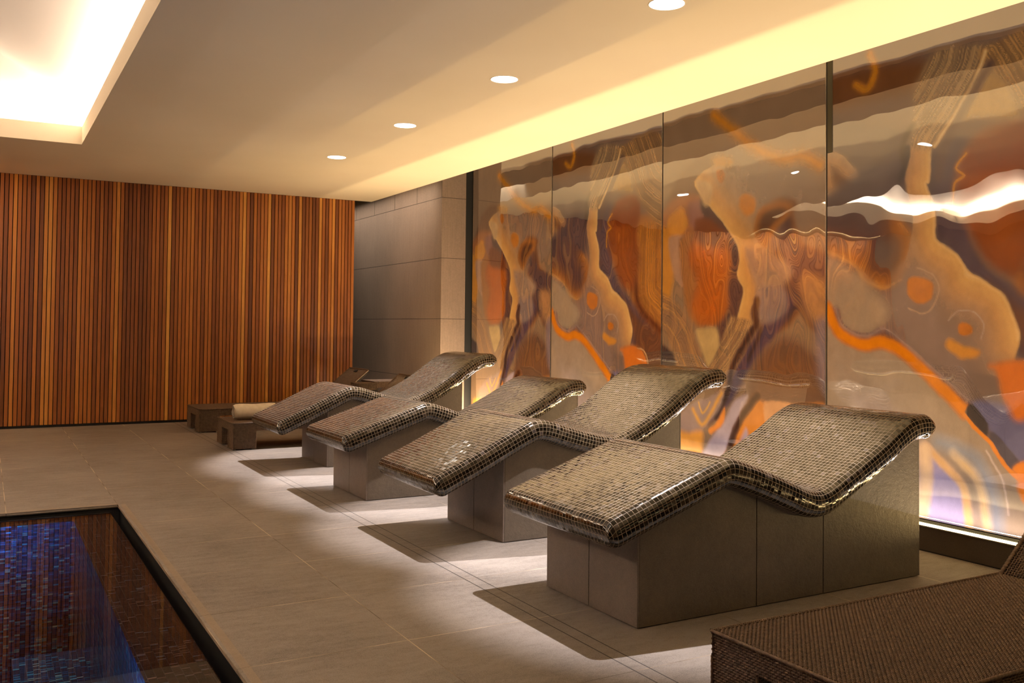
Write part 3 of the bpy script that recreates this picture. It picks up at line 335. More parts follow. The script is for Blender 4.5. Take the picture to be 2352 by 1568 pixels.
# walls
mb = MB(); mb.box((5.93, Y0, -.02), (6.0, Y1, 3.7)); structure(mb.build('wall_right', DARK), 'dark wall behind the stone panels')
mb = MB(); mb.box((X_RETURN, Y_RETURN, -.02), (5.745, Y1, 3.66)); structure(mb.build('wall_right_return', WALL), 'grey stone tiled wall return beside the first panel')
mb = MB(); mb.box((5.745, Y_RETURN + .005, -.02), (5.93, Y_RETURN + .3, 3.66)); structure(mb.build('trim_2', BLACK), 'black recess between the grey wall and the first panel')
mb = MB(); mb.box((X0 - .1, Y0, -.02), (X0, Y1, 4.3)); structure(mb.build('wall_left', GREY), 'plain wall at the left')
mb = MB(); mb.box((X0, Y0 - .1, -.02), (X1, Y0, 4.3)); structure(mb.build('wall_front', GREY), 'plain wall behind the viewer')
mb = MB(); mb.box((X0, Y1, -.02), (X1, Y1 + .1, 4.3)); structure(mb.build('wall_end', DARK), 'dark wall behind the slats')
# slatted back wall: backing board and slats in one mesh, a tone per slat
mb = MB(); mb.box((X0, Y_BACK + .035, .0), (4.775, Y_BACK + .06, CEIL)); mb.box((X0, Y_BACK + .02, 0), (4.775, Y_BACK + .034, .03))
structure(mb.build('wall_back_board', BLACK), 'black board behind the timber slats')
mb = MB(); xs = np.arange(4.775 - .043, X0, -.05)
for x in xs: mb.box((x, Y_BACK, .035), (x + .0405, Y_BACK + .033, CEIL - .002))
m = bpy.data.meshes.new('wall_back'); m.from_pydata(mb.v, [], mb.f)
tone = rng.beta(1.5, 1.9, len(xs))
at = m.attributes.new('tone', 'FLOAT', 'FACE'); at.data.foreach_set('value', np.repeat(tone, 6).astype('f'))
o = structure(link('wall_back', m, WOOD), 'wall of vertical reddish timber slats')
bv = o.modifiers.new('Bevel', 'BEVEL'); bv.width = .002; bv.segments = 1

# ------------------------------------------------------------------ kerb, LED line and stone panels
KY0, KY1 = -1.5, 11.44
mb = MB(); mb.box((X_EDGE, KY0, 0), (X_EDGE + .023, KY1, .157)); mb.box((5.1105, KY0, 0), (5.1135, KY1, .036)); structure(mb.build('baseboard_right', KERB), 'dark stone kerb below the LED line')  # thin rear strip is added to hide the uplight's reflection in the panels
mb = MB(); mb.box((X_EDGE - .004, KY0, 0), (X_EDGE + .0, KY1, .006)); structure(mb.build('baseboard_right_joint', BLACK))
t = thing('led_strip', 'warm white LED line glowing along the top of the dark kerb', 'light strip', (X_EDGE - .004, 0, .157))
mb = MB(); mb.box((-.004, KY0, -.008), (.006, KY1, -.001)); mb.build('channel', STEEL, t)
mb = MB(); mb.box((.0125, KY0, -.001), (.0155, KY1, .03)); mb.build('rear_light_stop', BLACK, t)  # added blocker, keeps the diffuser's back out of the panel reflections
mb = MB(); mb.box((.0275, KY0, -.15), (.029, KY1, -.002)); mb.build('trough_light_stop', BLACK, t)  # added black sheet, hides the brightly lit kerb back from the panels
GLOW = mat_glow('led diffuser', (255, 226, 160), 9.)
mb = MB(); mb.prism([(-.004, 0.), (-.004, .009), (.004, .012), (.012, .012), (.012, 0.)], 'y', KY0, KY1)
mb.build('diffuser', GLOW, t)
def area(name, loc, sx, sy, power, color, rot=(0, 0, 0), parent=None, spread=180):
    l = bpy.data.lights.new(name, 'AREA'); l.shape = 'RECTANGLE'; l.size = sx; l.size_y = sy; l.energy = power; l.color = color; l.spread = math.radians(spread)
    o = bpy.data.objects.new(name, l); C.objects.link(o); o.location = loc; o.rotation_euler = rot
    if parent is not None: o.parent = parent
    return o
UP = (math.pi, 0, 0)
LEDC = lin((255, 220, 164)); FOOTC = lin((255, 240, 232))
area('led_uplight', (5.097, (KY0 + KY1) / 2, .03), .004, KY1 - KY0, P_UP, LEDC, UP)
area('panel_foot_light', (X_PANEL - .09, (KY0 + KY1) / 2, .006), .012, KY1 - KY0, P_FOOT, FOOTC, UP)

area('kerb_line_light', (X_EDGE - .006, (KY0 + KY1) / 2, .171), .012, KY1 - KY0, P_LINE, lin((255, 212, 140)), (math.pi, math.radians(-22), 0), None, 140)
area('slot_fill_light', (5.1, 13.4, 3.6), .05, 3.6, P_SLOT_FILL, lin((255, 236, 214)), (0, math.radians(-4), 0), None, 85)  # added fill lamp hidden in the slot, brightens the grey wall
area('return_fill_light', (5.46, 11.2, .03), .66, .01, P_RET_FILL, LEDC, UP)  # added lamp behind the kerb, brightens the end face of the wall return

# agate print: painted as soft signed-distance layers on a fine grid, detail added by the material
def seg_dist(px, py, P, closed):
    P = np.asarray(P, 'f'); n = len(P); best = np.full(px.shape, 1e9, 'f'); inside = np.zeros(px.shape, bool); side = np.zeros(px.shape, 'f')
    for i in range(n if closed else n - 1):
        a, b = P[i], P[(i + 1) % n]; d = b - a; L = d @ d + 1e-12
        tt = np.clip(((px - a[0]) * d[0] + (py - a[1]) * d[1]) / L, 0, 1)
        ex, ey = px - a[0] - tt * d[0], py - a[1] - tt * d[1]; q = np.hypot(ex, ey)
        cr = np.sign(d[0] * (py - a[1]) - d[1] * (px - a[0])); side = np.where(q < best, cr, side); best = np.minimum(best, q)
        if closed and a[1] != b[1]:
            c = ((a[1] > py) != (b[1] > py)) & (px < (b[0] - a[0]) * (py - a[1]) / (b[1] - a[1]) + a[0]); inside ^= c
    return best, inside, side
def fray(x, y, s):
    return (np.sin(x * 9.1 * s + 1.3 * np.sin(y * 5.3 * s + s)) + np.sin(y * 11.7 * s + 1.1 * np.sin(x * 7.9 * s + 2 * s)) + .6 * np.sin((x + y) * 23 * s + 2 * np.sin((x - y) * 17 * s))) / 2.6
def smooth_poly(P, closed, k=4):
    P = [np.array(p, 'f') for p in P]; n = len(P); out = []
    for i in range(n if closed else n - 1):
        if closed: a, b, c, d = P[i - 1], P[i], P[(i + 1) % n], P[(i + 2) % n]
        else: a, b, c, d = P[max(i - 1, 0)], P[i], P[i + 1], P[min(i + 2, n - 1)]
        for j in range(k):
            s = j / k
            out.append(catmull(a, b, c, d, s))
    if not closed: out.append(P[-1])
    return out
def catmull(a, b, c, d, s):
    t1, t2 = (c - a) * .4, (d - b) * .4
    h = b * (2 * s**3 - 3 * s**2 + 1) + t1 * (s**3 - 2 * s**2 + s) + c * (-2 * s**3 + 3 * s**2) + t2 * (s**3 - s**2)
    return h
PW, PZ0, PZ1 = 2.0735, .012, 3.655
def agate_mesh(name, layers, base):
    st = .0085; nu, nv = int((PW - .012) / st), int((PZ1 - PZ0) / st)
    u = np.linspace(.006, PW - .006, nu); z = np.linspace(PZ0, PZ1, nv); U, Z = np.meshgrid(u, z, indexing='ij')
    wx = U + .005 * fray(U, Z, .8) + .0035 * fray(Z, U, 2.3) + .0022 * fray(U, Z, 7.1); wz = Z + .005 * fray(Z + 3, U + 1, .9) + .0035 * fray(U + 5, Z, 2.7) + .0022 * fray(Z, U + 2, 6.3)
    col = np.empty(U.shape + (3,), 'f'); col[:] = lin(base)
    for L in layers:
        kind = L[0]; Pp = L[1]
        if kind == 'edge':
            _, _, soft, pl, stops = L
            d, ins, _ = seg_dist(wx, wz, smooth_poly(Pp, True), True); a = np.clip((np.where(ins, d, -d) + soft) / (2 * soft), 0, 1); a = a * a * (3 - 2 * a)
            dd, _, _ = seg_dist(wx, wz, smooth_poly(pl, False), False); ds = [s[0] for s in stops]; cs = np.array([lin(s[1]) for s in stops])
            c = np.stack([np.interp(dd, ds, cs[:, k]) for k in range(3)], -1); a = a * np.interp(dd, ds, [s[2] for s in stops])
            col = col * (1 - a[..., None]) + c * a[..., None]; continue
        if kind in ('poly', 'bands'):
            d, ins, _ = seg_dist(wx, wz, smooth_poly(Pp, True), True); sd = np.where(ins, d, -d)
        else:
            d, _, _ = seg_dist(wx, wz, smooth_poly(Pp, False), False); sd = d
        if kind == 'bands':
            _, _, soft, pl, fq, c1, c2 = L
            dd, _, sg = seg_dist(wx, wz, smooth_poly(pl, False), False); q = dd * sg
            w = .5 + .16 * np.sin(q * fq * 4.1 + 1.4 * np.sin(q * fq * 1.7)) + .2 * np.sin(q * fq * 16.7 + 2.4 * np.sin(q * fq * 3.1)) + .18 * np.sin(q * fq * 37 + 2 * np.sin(q * fq * 9)); w = np.clip(w, 0, 1)[..., None]
            c = np.array(lin(c1)) * w + np.array(lin(c2)) * (1 - w); a = np.clip((sd + soft) / (2 * soft), 0, 1); a = .78 * a * a * (3 - 2 * a)
            col = col * (1 - a[..., None]) + c * a[..., None]; continue
        ds = [s[0] for s in L[2]]; cs = np.array([lin(s[1]) for s in L[2]])
        als = [s[2] if len(s) > 2 else 1. for s in L[2]]
        c = np.stack([np.interp(sd, ds, cs[:, k]) for k in range(3)], -1); a = np.interp(sd, ds, als); a = a * a * (3 - 2 * a)
        col = col * (1 - a[..., None]) + c * a[..., None]
    V = np.stack([np.zeros_like(U), -U, Z], -1).reshape(-1, 3); I = np.arange(nu * nv).reshape(nu, nv)
    F = np.stack([I[:-1, :-1], I[1:, :-1], I[1:, 1:], I[:-1, 1:]], -1).reshape(-1, 4)
    # thickness: a back face and rim
    c4 = [I[0, 0], I[-1, 0], I[-1, -1], I[0, -1]]; nb = len(V)
    back = V[c4] + np.array([.012, 0, 0]); V = np.vstack([V, back])
    rims = [(c4[0], c4[1], nb + 1, nb), (c4[1], c4[2], nb + 2, nb + 1), (c4[2], c4[3], nb + 3, nb + 2), (c4[3], c4[0], nb, nb + 3), (nb, nb + 1, nb + 2, nb + 3)]
    m = grid_mesh(name, V, np.vstack([F[:, ::-1], np.array(rims)]), smooth=False)
    cc = np.vstack([col.reshape(-1, 3), np.tile(lin((60, 50, 40)), (4, 1))]); cc = np.hstack([cc, np.ones((len(cc), 1))]).astype('f')
    a = m.color_attributes.new('agate', 'FLOAT_COLOR', 'POINT'); a.data.foreach_set('color', cc.ravel())
    return m
MA = agate_mesh('agate_panel', AG_A, (146, 114, 86)); MBm = agate_mesh('agate_panel_b', AG_B, (126, 100, 86))
for m in (MA, MBm): m.materials.append(AGATE)
G = 'backlit agate wall panels'
for i, (y, m, lab) in enumerate(((11.4365, MA, 'narrow looking orange and grey agate panel next to the grey stone wall return'),
        (9.363, MBm, 'agate panel with peach cloud and orange vein, second from the grey wall return'),
        (7.2895, MA, 'agate panel with chevron stripes and orange diagonal behind the steep middle lounger'),
        (5.216, MBm, 'nearest agate panel with long orange vein and round orange spots, cut by the frame'))):
    o = link('agate_panel', m); o.location = (X_PANEL, y, 0); tag(o, lab, 'wall panel', G)
    o.rotation_euler = (0, 0, 0)
for k, y in enumerate((9.363, 7.2895, 5.216)):
    mb = MB(); mb.box((X_PANEL + .004, y - .006, .01), (X_PANEL + .03, y + .006, 3.655)); structure(mb.build('trim_%d' % (3 + k), BLACK))
    mb = MB(); mb.box((X_PANEL - .004, y + .0062, .012), (X_PANEL + .012, y + .0115, 3.655)); structure(mb.build('trim_%d' % (6 + k), STEEL))
mb = MB(); mb.box((-.004, -.058, 2.757), (-.0005, -.0075, 3.6)); tp = mb.build('edge_tape', TAPE, o); tp['label'] = 'dark metallic tape down the upper left edge'

# ------------------------------------------------------------------ mosaic loungers
def spline(P, step=.012):
    P = [np.array(p, 'f') for p in P]; out = []
    for i in range(len(P) - 1):
        a, b, c, d = P[max(i - 1, 0)], P[i], P[i + 1], P[min(i + 2, len(P) - 1)]
        n = max(2, int(np.linalg.norm(c - b) / step))
        t1 = (c - a) / (np.linalg.norm(c - a) + 1e-9) * np.linalg.norm(c - b); t2 = (d - b) / (np.linalg.norm(d - b) + 1e-9) * np.linalg.norm(c - b)
        for j in range(n):
            s = j / n
            out.append(b * (2*s**3 - 3*s**2 + 1) + t1 * (s**3 - 2*s**2 + s) + c * (-2*s**3 + 3*s**2) + t2 * (s**3 - s**2))
    out.append(P[-1]); return np.array(out)
LOW = [(2.405, .453), (2.62, .527), (2.82, .595), (2.98, .650), (3.055, .669), (3.14, .649), (3.30, .592), (3.46, .528), (3.56, .488), (3.64, .473), (3.72, .485), (3.87, .554), (4.03, .632), (4.165, .702), (4.27, .765), (4.36, .808), (4.44, .822), (4.485, .822)]
HIGH = [(2.395, .394), (2.62, .494), (2.82, .590), (2.98, .664), (3.05, .688), (3.13, .682), (3.27, .640), (3.45, .588), (3.57, .562), (3.66, .558), (3.76, .586), (3.94, .668), (4.10, .762), (4.25, .866), (4.36, .940), (4.45, .980), (4.53, .993), (4.56, .994)]
TH, RC, HW = .068, .055, .474
def section(hw, th, r, n=6):
    """closed rounded rectangle, starting at the middle of the top, with its running length"""
    pts = []; r = min(r, th - 1e-4)
    def arc(cx, cz, a0, a1):
        for i in range(n + 1):
            a = a0 + (a1 - a0) * i / n; pts.append((cx + r * math.cos(a), cz + r * math.sin(a)))
    pts.append((0, th)); arc(hw - r, th - r, math.pi / 2, 0); arc(hw - r, -th + r, 0, -math.pi / 2)
    pts.append((0, -th)); arc(-hw + r, -th + r, -math.pi / 2, -math.pi); arc(-hw + r, th - r, math.pi, math.pi / 2); pts.append((0, th))
    return np.array(pts)
def mosaic_mesh(name, prof):
    c = spline(prof); d = np.gradient(c, axis=0); d /= np.linalg.norm(d, axis=1)[:, None]; nr = np.stack([-d[:, 1], d[:, 0]], 1)
    s = np.concatenate([[0], np.cumsum(np.linalg.norm(np.diff(c, axis=0), axis=1))])
    rings = []; r = RC
    for k in range(7):                                       # rounded foot end
        a = math.pi / 2 * (1 - k / 7); rings.append((c[0] - d[0] * r * math.sin(a), nr[0], HW - .014 * (1 - math.cos(a)), TH - r * (1 - math.cos(a)), -r * a))
    for i in range(len(c)): rings.append((c[i], nr[i], HW, TH, s[i]))
    for k in range(1, 8):
        a = math.pi / 2 * k / 7; rings.append((c[-1] + d[-1] * r * math.sin(a), nr[-1], HW - .014 * (1 - math.cos(a)), TH - r * (1 - math.cos(a)), s[-1] + r * a))
    ref = section(HW, TH, RC); per = np.concatenate([[0], np.cumsum(np.linalg.norm(np.diff(ref, axis=0), axis=1))])
    V, UV = [], []
    for (p, n, hw, th, u) in rings:
        sec = section(hw, th, RC)
        for (w, h), v in zip(sec, per): V.append((p[0] + n[0] * h, w, p[1] + n[1] * h)); UV.append((u + 2., v + .012))
    m = len(ref); I = np.arange(len(V)).reshape(-1, m)
    F = np.stack([I[:-1, :-1], I[1:, :-1], I[1:, 1:], I[:-1, 1:]], -1).reshape(-1, 4)
    caps = []                                               # flat end faces as strips
    for row, fl in ((I[0], 1), (I[-1], 0)):
        for a in range((m - 1) // 2):
            q = (row[a], row[a + 1], row[m - 2 - a], row[m - 1 - a]); caps.append(q if not fl else q[::-1])
    nv = len(V); V2, UV2, C2 = [], [], []
    for q in caps:
        for i in q: V2.append(V[i]); UV2.append((V[i][1] + 2., V[i][2]))
        k = nv + len(V2); C2.append((k - 4, k - 3, k - 2, k - 1))
    return grid_mesh(name, np.array(V + V2), np.vstack([F, np.array(C2)]), np.array(UV + UV2)), c, nr
def under(c, nr, x, off=.045):
    q = c - nr * off; return float(np.interp(x, q[:, 0], q[:, 1]))
def make_mosaic_lounger(prof, bx0, bx1, hw, side_joints, label):
    root = thing('mosaic_lounger', label, 'heated lounger', group='mosaic loungers in a row')
    m, c, nr = mosaic_mesh('mosaic_bed', prof)
    link('mosaic_bed', m, MOSAIC, root)
    xs = np.linspace(bx0 + .014, bx1 - .014, 60); top = [(x, under(c, nr, x)) for x in xs]
    mb = MB(); mb.prism([(bx0 + .014, .003)] + [(bx1 - .014, .003)] + top[::-1], 'y', -hw + .014, hw - .014); mb.build('core', DARK, root)
    j = [bx0 + .009] + list(side_joints) + [bx1 - .004]
    for sy in (-1, 1):
        for a, b in zip(j[:-1], j[1:]):
            a, b = a + .0025, b - .0025; xx = np.linspace(a, b, 30)
            mb = MB(); mb.prism([(a, .004), (b, .004)] + [(x, under(c, nr, x)) for x in xx][::-1], 'y', sy * (hw - .0125), sy * hw); mb.build('side_panel', CLAD, root, bevel=.0015)
    for a, b in ((-hw + .0145, -.0025), (.0025, hw - .0145)):
        mb = MB(); mb.box((bx0, a - (.012 if a < -.1 else 0), .004), (bx0 + .0125, b + (.012 if b > .1 else 0), under(c, nr, bx0 + .01))); mb.build('front_panel', CLAD_FRONT, root, bevel=.0015)
    mb = MB(); mb.box((bx1 - .0125, -hw, .004), (bx1, hw, under(c, nr, bx1 - .02))); mb.build('back_panel', CLAD, root, bevel=.0015)
    return root
L1 = make_mosaic_lounger(LOW, 2.568, 4.505, .385, (3.29, 3.751), 'nearest mosaic lounger, low backrest, on a grey stone plinth with three side slabs')
L1.location = (0, 3.757, 0)
def about(o, deg, cx, cy):
    a = math.radians(deg); o.rotation_euler[2] = a
    o.location = (cx - (cx * math.cos(a)), cy - cx * math.sin(a), 0)
about(L1, L1_ROT, 3.5, 3.757)
L3 = copy_tree(L1); about(L3, 0, 3.5, 7.155); L3['label'] = 'low backed mosaic lounger third from the front, before the peach clouded agate panel'
L2 = make_mosaic_lounger(HIGH, 2.835, 4.25, .40, (3.5,), 'steep backed mosaic lounger second from the front with pale sheen on its backrest'); L2.location = (0, 5.49, 0)
L4 = copy_tree(L2); L4.location = (-.0, 8.915, 0); L4['label'] = 'farthest mosaic lounger with steep backrest, in front of the grey wall and rattan beds'

# ------------------------------------------------------------------ rattan furniture: real woven strands over a dark core
def weave(u0, v0, org, U, Vv, N, pu=.0098, pv=.0095, amp=.0026, r=.0042, ss=6):
    """strands along U (length u0) repeated along V (v0); over and under straight cross strands"""
    org, U, Vv, N = (np.array(a, 'f') for a in (org, U, Vv, N)); nrow = max(2, int(round(v0 / pv))); per = max(1, int(round(u0 / (2 * pu)))); n = per * ss + 1
    u = np.linspace(0, u0, n); Vs, Fs = [], []; base = 0
    cs = [(0, .62), (1., 0), (0, -.62), (-1., 0)]
    for k in range(nrow):
        v = (k + .5) * v0 / nrow; h = amp * np.cos(2 * math.pi * per * u / u0 + math.pi * (k % 2))
        for a, b in cs: Vs.append(org + np.outer(u, U) + (v + a * r) * Vv + np.outer(h + b * r, N))
        I = base + np.arange(4 * n).reshape(4, n); base += 4 * n
        for a in range(4):
            p, q = I[a], I[(a + 1) % 4]; Fs.append(np.stack([p[:-1], p[1:], q[1:], q[:-1]], -1))
    nc = per * 2                                             # flat cross strands
    vv = np.array([0, v0])
    for k in range(nc + 1):
        uu = min(max(k * u0 / nc, .002), u0 - .002)
        for a, b in ((0, .3), (.6, 0), (0, -.3), (-.6, 0)): Vs.append(org + np.outer(vv, Vv) + (uu + a * r) * U + b * r * N)
        I = base + np.arange(8).reshape(4, 2); base += 8
        for a in range(4):
            p, q = I[a], I[(a + 1) % 4]; Fs.append(np.stack([p[:-1], p[1:], q[1:], q[:-1]], -1))
    return np.concatenate(Vs), np.concatenate(Fs)
class Weaver:
    def __init__(s): s.V, s.F, s.n = [], [], 0
    def add(s, *a, **k):
        v, f = weave(*a, **k); s.V.append(v); s.F.append(f + s.n); s.n += len(v)
    def rope(s, pts, r=.006, n=6, tw=0):
        pts = np.array(pts, 'f'); d = np.gradient(pts, axis=0); d /= np.linalg.norm(d, axis=1)[:, None]
        a = np.cross(d, (0.31, .2, .93)); a /= np.linalg.norm(a, axis=1)[:, None]; b = np.cross(d, a)
        rr = r * (1 + .16 * np.cos(np.arange(len(pts)) * 2.1))[:, None]
        rings = [pts + rr * (math.cos(2 * math.pi * k / n) * a + math.sin(2 * math.pi * k / n) * b) for k in range(n)]
        I = s.n + np.arange(n * len(pts)).reshape(n, -1); s.V += rings; s.n += n * len(pts)
        for k in range(n):
            p, q = I[k], I[(k + 1) % n]; s.F.append(np.stack([p[:-1], p[1:], q[1:], q[:-1]], -1))
    def build(s, name, parent):
        return link(name, grid_mesh(name, np.concatenate(s.V), np.concatenate(s.F)), WEAVE, parent)
def line(a, b, step=.006):
    a, b = np.array(a, 'f'), np.array(b, 'f'); n = max(3, int(np.linalg.norm(b - a) / step)); return a + (b - a) * np.linspace(0, 1, n)[:, None]
def make_rattan_lounger(label):
    """foot end at x = 0, head at x = 2.05, centred on y, top at .292"""
    root = thing('rattan_lounger', label, 'sun lounger', group='brown rattan loungers')
    Ln, W, H, S, LG = 2.06, .375, .292, .2, .25
    LW = .225; q = .0065
    X, Y, Z = (1, 0, 0), (0, 1, 0), (0, 0, 1)
    w = Weaver()
    w.add(1.66, 2 * W - .006, (0, -W + .003, H - q), X, Y, Z)                                 # bed top
    w.rope(line((0, -W, H - .005), (0, W, H - .005))); w.rope(line((0, -W, H - .005), (Ln, -W, H - .005))); w.rope(line((0, W, H - .005), (Ln, W, H - .005)))
    for sy in (-1, 1): w.add(Ln, H - S, (0, sy * (W - q), S), X, Z, (0, sy, 0))               # long aprons
    w.add(2 * W, H - S, (q, -W, S), Y, Z, (-1, 0, 0)); w.add(2 * W, H - S, (Ln - q, -W, S), Y, Z, X)
    w.build('bed', root)
    mb = MB(); mb.box((.012, -W + .012, S + .004), (1.66, W - .012, H - .012)); mb.box((1.66, -W + .012, S + .004), (Ln - .012, -W + .06, H - .012)); mb.box((1.66, W - .06, S + .004), (Ln - .012, W - .012, H - .012)); mb.box((Ln - .06, -W + .06, S + .004), (Ln - .012, W - .06, H - .012))
    mb.build('bed_frame', CORE, root)
    for x0, x1 in ((0, LG), (Ln - LG, Ln)):
        for sy in (-1, 1):
            a, b = (-W, -W + LW) if sy < 0 else (W - LW, W)
            lw = Weaver()
            lw.add(b - a, S - .012, (x0 + q, a, .012), Y, Z, (-1, 0, 0)); lw.add(b - a, S - .012, (x1 - q, a, .012), Y, Z, X)
            lw.add(LG, S - .012, (x0, a + q, .012), X, Z, (0, -1, 0)); lw.add(LG, S - .012, (x0, b - q, .012), X, Z, Y)
            for px in (x0 + .003, x1 - .003):
                for py in (a + .003, b - .003): lw.rope(line((px, py, .012), (px, py, S)), .005)
            leg = lw.build('leg', root)
            mb = MB(); mb.box((x0 + .012, a + .012, .014), (x1 - .012, b - .012, S + .004)); mb.build('leg_core', CORE, leg)
            for px in (x0 + .03, x1 - .03):
                for py in (a + .03, b - .03): mb = MB(); cyl(mb, (px, py), .012, 0, .014, 12); mb.build('foot_pad', FOOT, leg)
    ang = math.radians(39.5); BL = .72; hx, hz = 1.64, H - .012
    D = (math.cos(ang), 0, math.sin(ang)); Nn = (-math.sin(ang), 0, math.cos(ang)); hp = np.array((hx, 0, hz)); bw = W - .012
    bk = Weaver()
    bk.add(BL, 2 * bw, hp + np.array((0, -bw, 0)), D, Y, Nn, pu=.0115, pv=.0125, r=.0040)
    Dn = np.array(D); Nv = np.array(Nn)
    for sy in (-1, 1): bk.rope(line(hp + (0, sy * bw, 0), hp + Dn * BL + (0, sy * bw, 0)), .009)
    bk.rope(line(hp + Dn * BL + (0, -bw, 0), hp + Dn * BL + (0, bw, 0)), .009); bk.rope(line(hp + (0, -bw, 0), hp + (0, bw, 0)), .008)
    back = bk.build('backrest', root)
    # tube frame behind the weave
    def slab(mb, s0, s1, y0, y1, n0, n1):
        V = [hp + Dn * s + np.array((0, y, 0)) + Nv * n for s in (s0, s1) for y in (y0, y1) for n in (n0, n1)]
        for f in ((0, 1, 3, 2), (4, 6, 7, 5), (0, 4, 5, 1), (2, 3, 7, 6), (0, 2, 6, 4), (1, 5, 7, 3)): mb.quad([tuple(V[i]) for i in f])
    mb = MB(); slab(mb, 0, BL, -bw, -bw + .03, -.034, -.006); slab(mb, 0, BL, bw - .03, bw, -.034, -.006); slab(mb, BL - .03, BL, -bw, bw, -.034, -.006); slab(mb, 0, .03, -bw, bw, -.034, -.006)
    mb.build('backrest_frame', CORE, back)
    mb = MB(); slab(mb, BL - .075, BL - .035, -.05, .05, .004, .016); mb.build('grip', BLACK, back, bevel=.004)
    # stay holding the backrest up
    p = hp + Dn * .5 - Nv * .03
    for sy in (-.3, .3):
        mb = MB(); mb.prism([(p[0] - .012, p[2]), (p[0] + .012, p[2]), (p[0] + .045, H - .02), (p[0] + .02, H - .02)], 'y', sy - .012, sy + .012); mb.build('stay', CORE, root)
    return root
RN = make_rattan_lounger('large brown rattan lounger in the near right corner, woven back raised'); RN.location = (2.247, 2.148, 0)
RA = copy_tree(RN); RA.location = (2.31, 10.425, 0); RA['label'] = 'brown rattan lounger with the rolled white towel on its foot end'
RB = copy_tree(RN); RB.location = (2.31, 12.215, 0); RB['label'] = 'brown rattan lounger at the back, directly in front of the timber slats'
def make_side_table(label, loc, sx, sy, h):
    root = thing('side_table', label, 'side table', loc, group='small rattan side tables')
    X, Y, Z = (1, 0, 0), (0, 1, 0), (0, 0, 1); q = .0065; ap = .09
    w = Weaver(); w.add(sx, sy, (-sx / 2, -sy / 2, h - q), X, Y, Z)
    w.add(sy, ap, (-sx / 2 + q, -sy / 2, h - ap), Y, Z, (-1, 0, 0)); w.add(sy, ap, (sx / 2 - q, -sy / 2, h - ap), Y, Z, X)
    w.add(sx, ap, (-sx / 2, -sy / 2 + q, h - ap), X, Z, (0, -1, 0)); w.add(sx, ap, (-sx / 2, sy / 2 - q, h - ap), X, Z, Y)
    w.build('table_top', root)
    mb = MB(); mb.box((-sx / 2 + .012, -sy / 2 + .012, h - ap + .004), (sx / 2 - .012, sy / 2 - .012, h - .012)); mb.build('core', CORE, root)
    for a in (-1, 1):
        for b in (-1, 1):
            cx, cy = a * (sx / 2 - .035), b * (sy / 2 - .035); mb = MB(); mb.box((cx - .03, cy - .03, 0), (cx + .03, cy + .03, h - ap + .004)); mb.build('leg', CORE, root)
    return root
make_side_table('small brown rattan side table between the two far rattan loungers', (4.235, 11.3, 0), .25, .3, .61)
make_side_table('low brown rattan side table against the grey wall behind the raised backrests', (4.98, 12.4, 0), .56, .5, .565)

# rolled towel
def make_towel():
    root_r = .092; n = 150; turns = 3.1; pts = []
    for i in range(n + 1):
        a = 2 * math.pi * turns * i / n; r = .014 + (root_r - .014) * (i / n) ** .9; pts.append((r * math.cos(a - 1.2), r * math.sin(a - 1.2)))
    pts = np.array(pts); inner = pts * (1 - .0105 / np.maximum(np.hypot(pts[:, 0], pts[:, 1]), .012))[:, None]
    loop = np.vstack([pts, inner[::-1]]); L = np.linspace(0, 1, 15); V = []
    for s in L:
        k = 1 - .16 * max(0, (.12 - s) / .12) ** 2
        xx = .455 * s
        V.append(np.stack([np.full(len(loop), xx) + .004 * np.sin(loop[:, 1] * 60), loop[:, 0] * k * 1.12, loop[:, 1] * k + .0035 * np.sin(9 * s + loop[:, 0] * 30)], 1))
    m = len(loop); I = np.arange(m * len(L)).reshape(len(L), m); J = np.roll(I, -1, 1)
    F = np.stack([I[:-1], J[:-1], J[1:], I[1:]], -1).reshape(-1, 4); N = n + 1
    caps = [(I[r, i], I[r, i + 1], I[r, 2 * N - 2 - i], I[r, 2 * N - 1 - i]) for r in (0, -1) for i in range(N - 1)]
    o = link('rolled_towel', grid_mesh('rolled_towel', np.concatenate(V), np.vstack([F, np.array(caps)])), TOWEL)
    o.location = (2.39, 10.39, .292 + .0935); return tag(o, 'rolled cream towel lying on the foot of a rattan lounger', 'towel')
make_towel()

# ------------------------------------------------------------------ pool
pool = thing('swimming_pool', 'sunken pool of dark brown and blue mosaic under still water', 'pool', (0, 0, 0))
PB, PBL = mat_pool('brown pool mosaic', False), mat_pool('blue pool mosaic', True)
WZ = -.030; BX, BY, SX, SY = .822, 7.345, .575, 7.235; DZ = -1.15; SZ = -.052
def q(mb, p, uv): mb.quad(p, uv)
mb = MB()
def flat(mb, x0, y0, x1, y1, z, z2=None):
    mb.quad([(x0, y0, z), (x1, y0, z), (x1, y1, z if z2 is None else z2), (x0, y1, z if z2 is None else z2)], [(x0 + 9, y0 + 9), (x1 + 9, y0 + 9), (x1 + 9, y1 + 9), (x0 + 9, y1 + 9)])
flat(mb, SX, PY0 + .1, BX, BY, SZ); flat(mb, PXL + .1, SY, SX, BY, SZ)
mb.quad([(BX, PY0, SZ), (BX, BY, SZ), (BX, BY, WZ + .003), (BX, PY0, WZ + .003)], [(0, PY0), (0, BY), (.02, BY), (.02, PY0)])
mb.build('brim', PB, pool)
mb = MB()
mb.quad([(SX, PY0, SZ), (SX, SY, SZ), (SX, SY, DZ), (SX, PY0, DZ)], [(SZ + 3, PY0), (SZ + 3, SY), (DZ + 3, SY), (DZ + 3, PY0)])
mb.quad([(PXL + .1, SY, SZ), (SX, SY, SZ), (SX, SY, DZ), (PXL + .1, SY, DZ)], [(PXL + 9, SZ + 3), (SX + 9, SZ + 3), (SX + 9, DZ + 3), (PXL + 9, DZ + 3)])
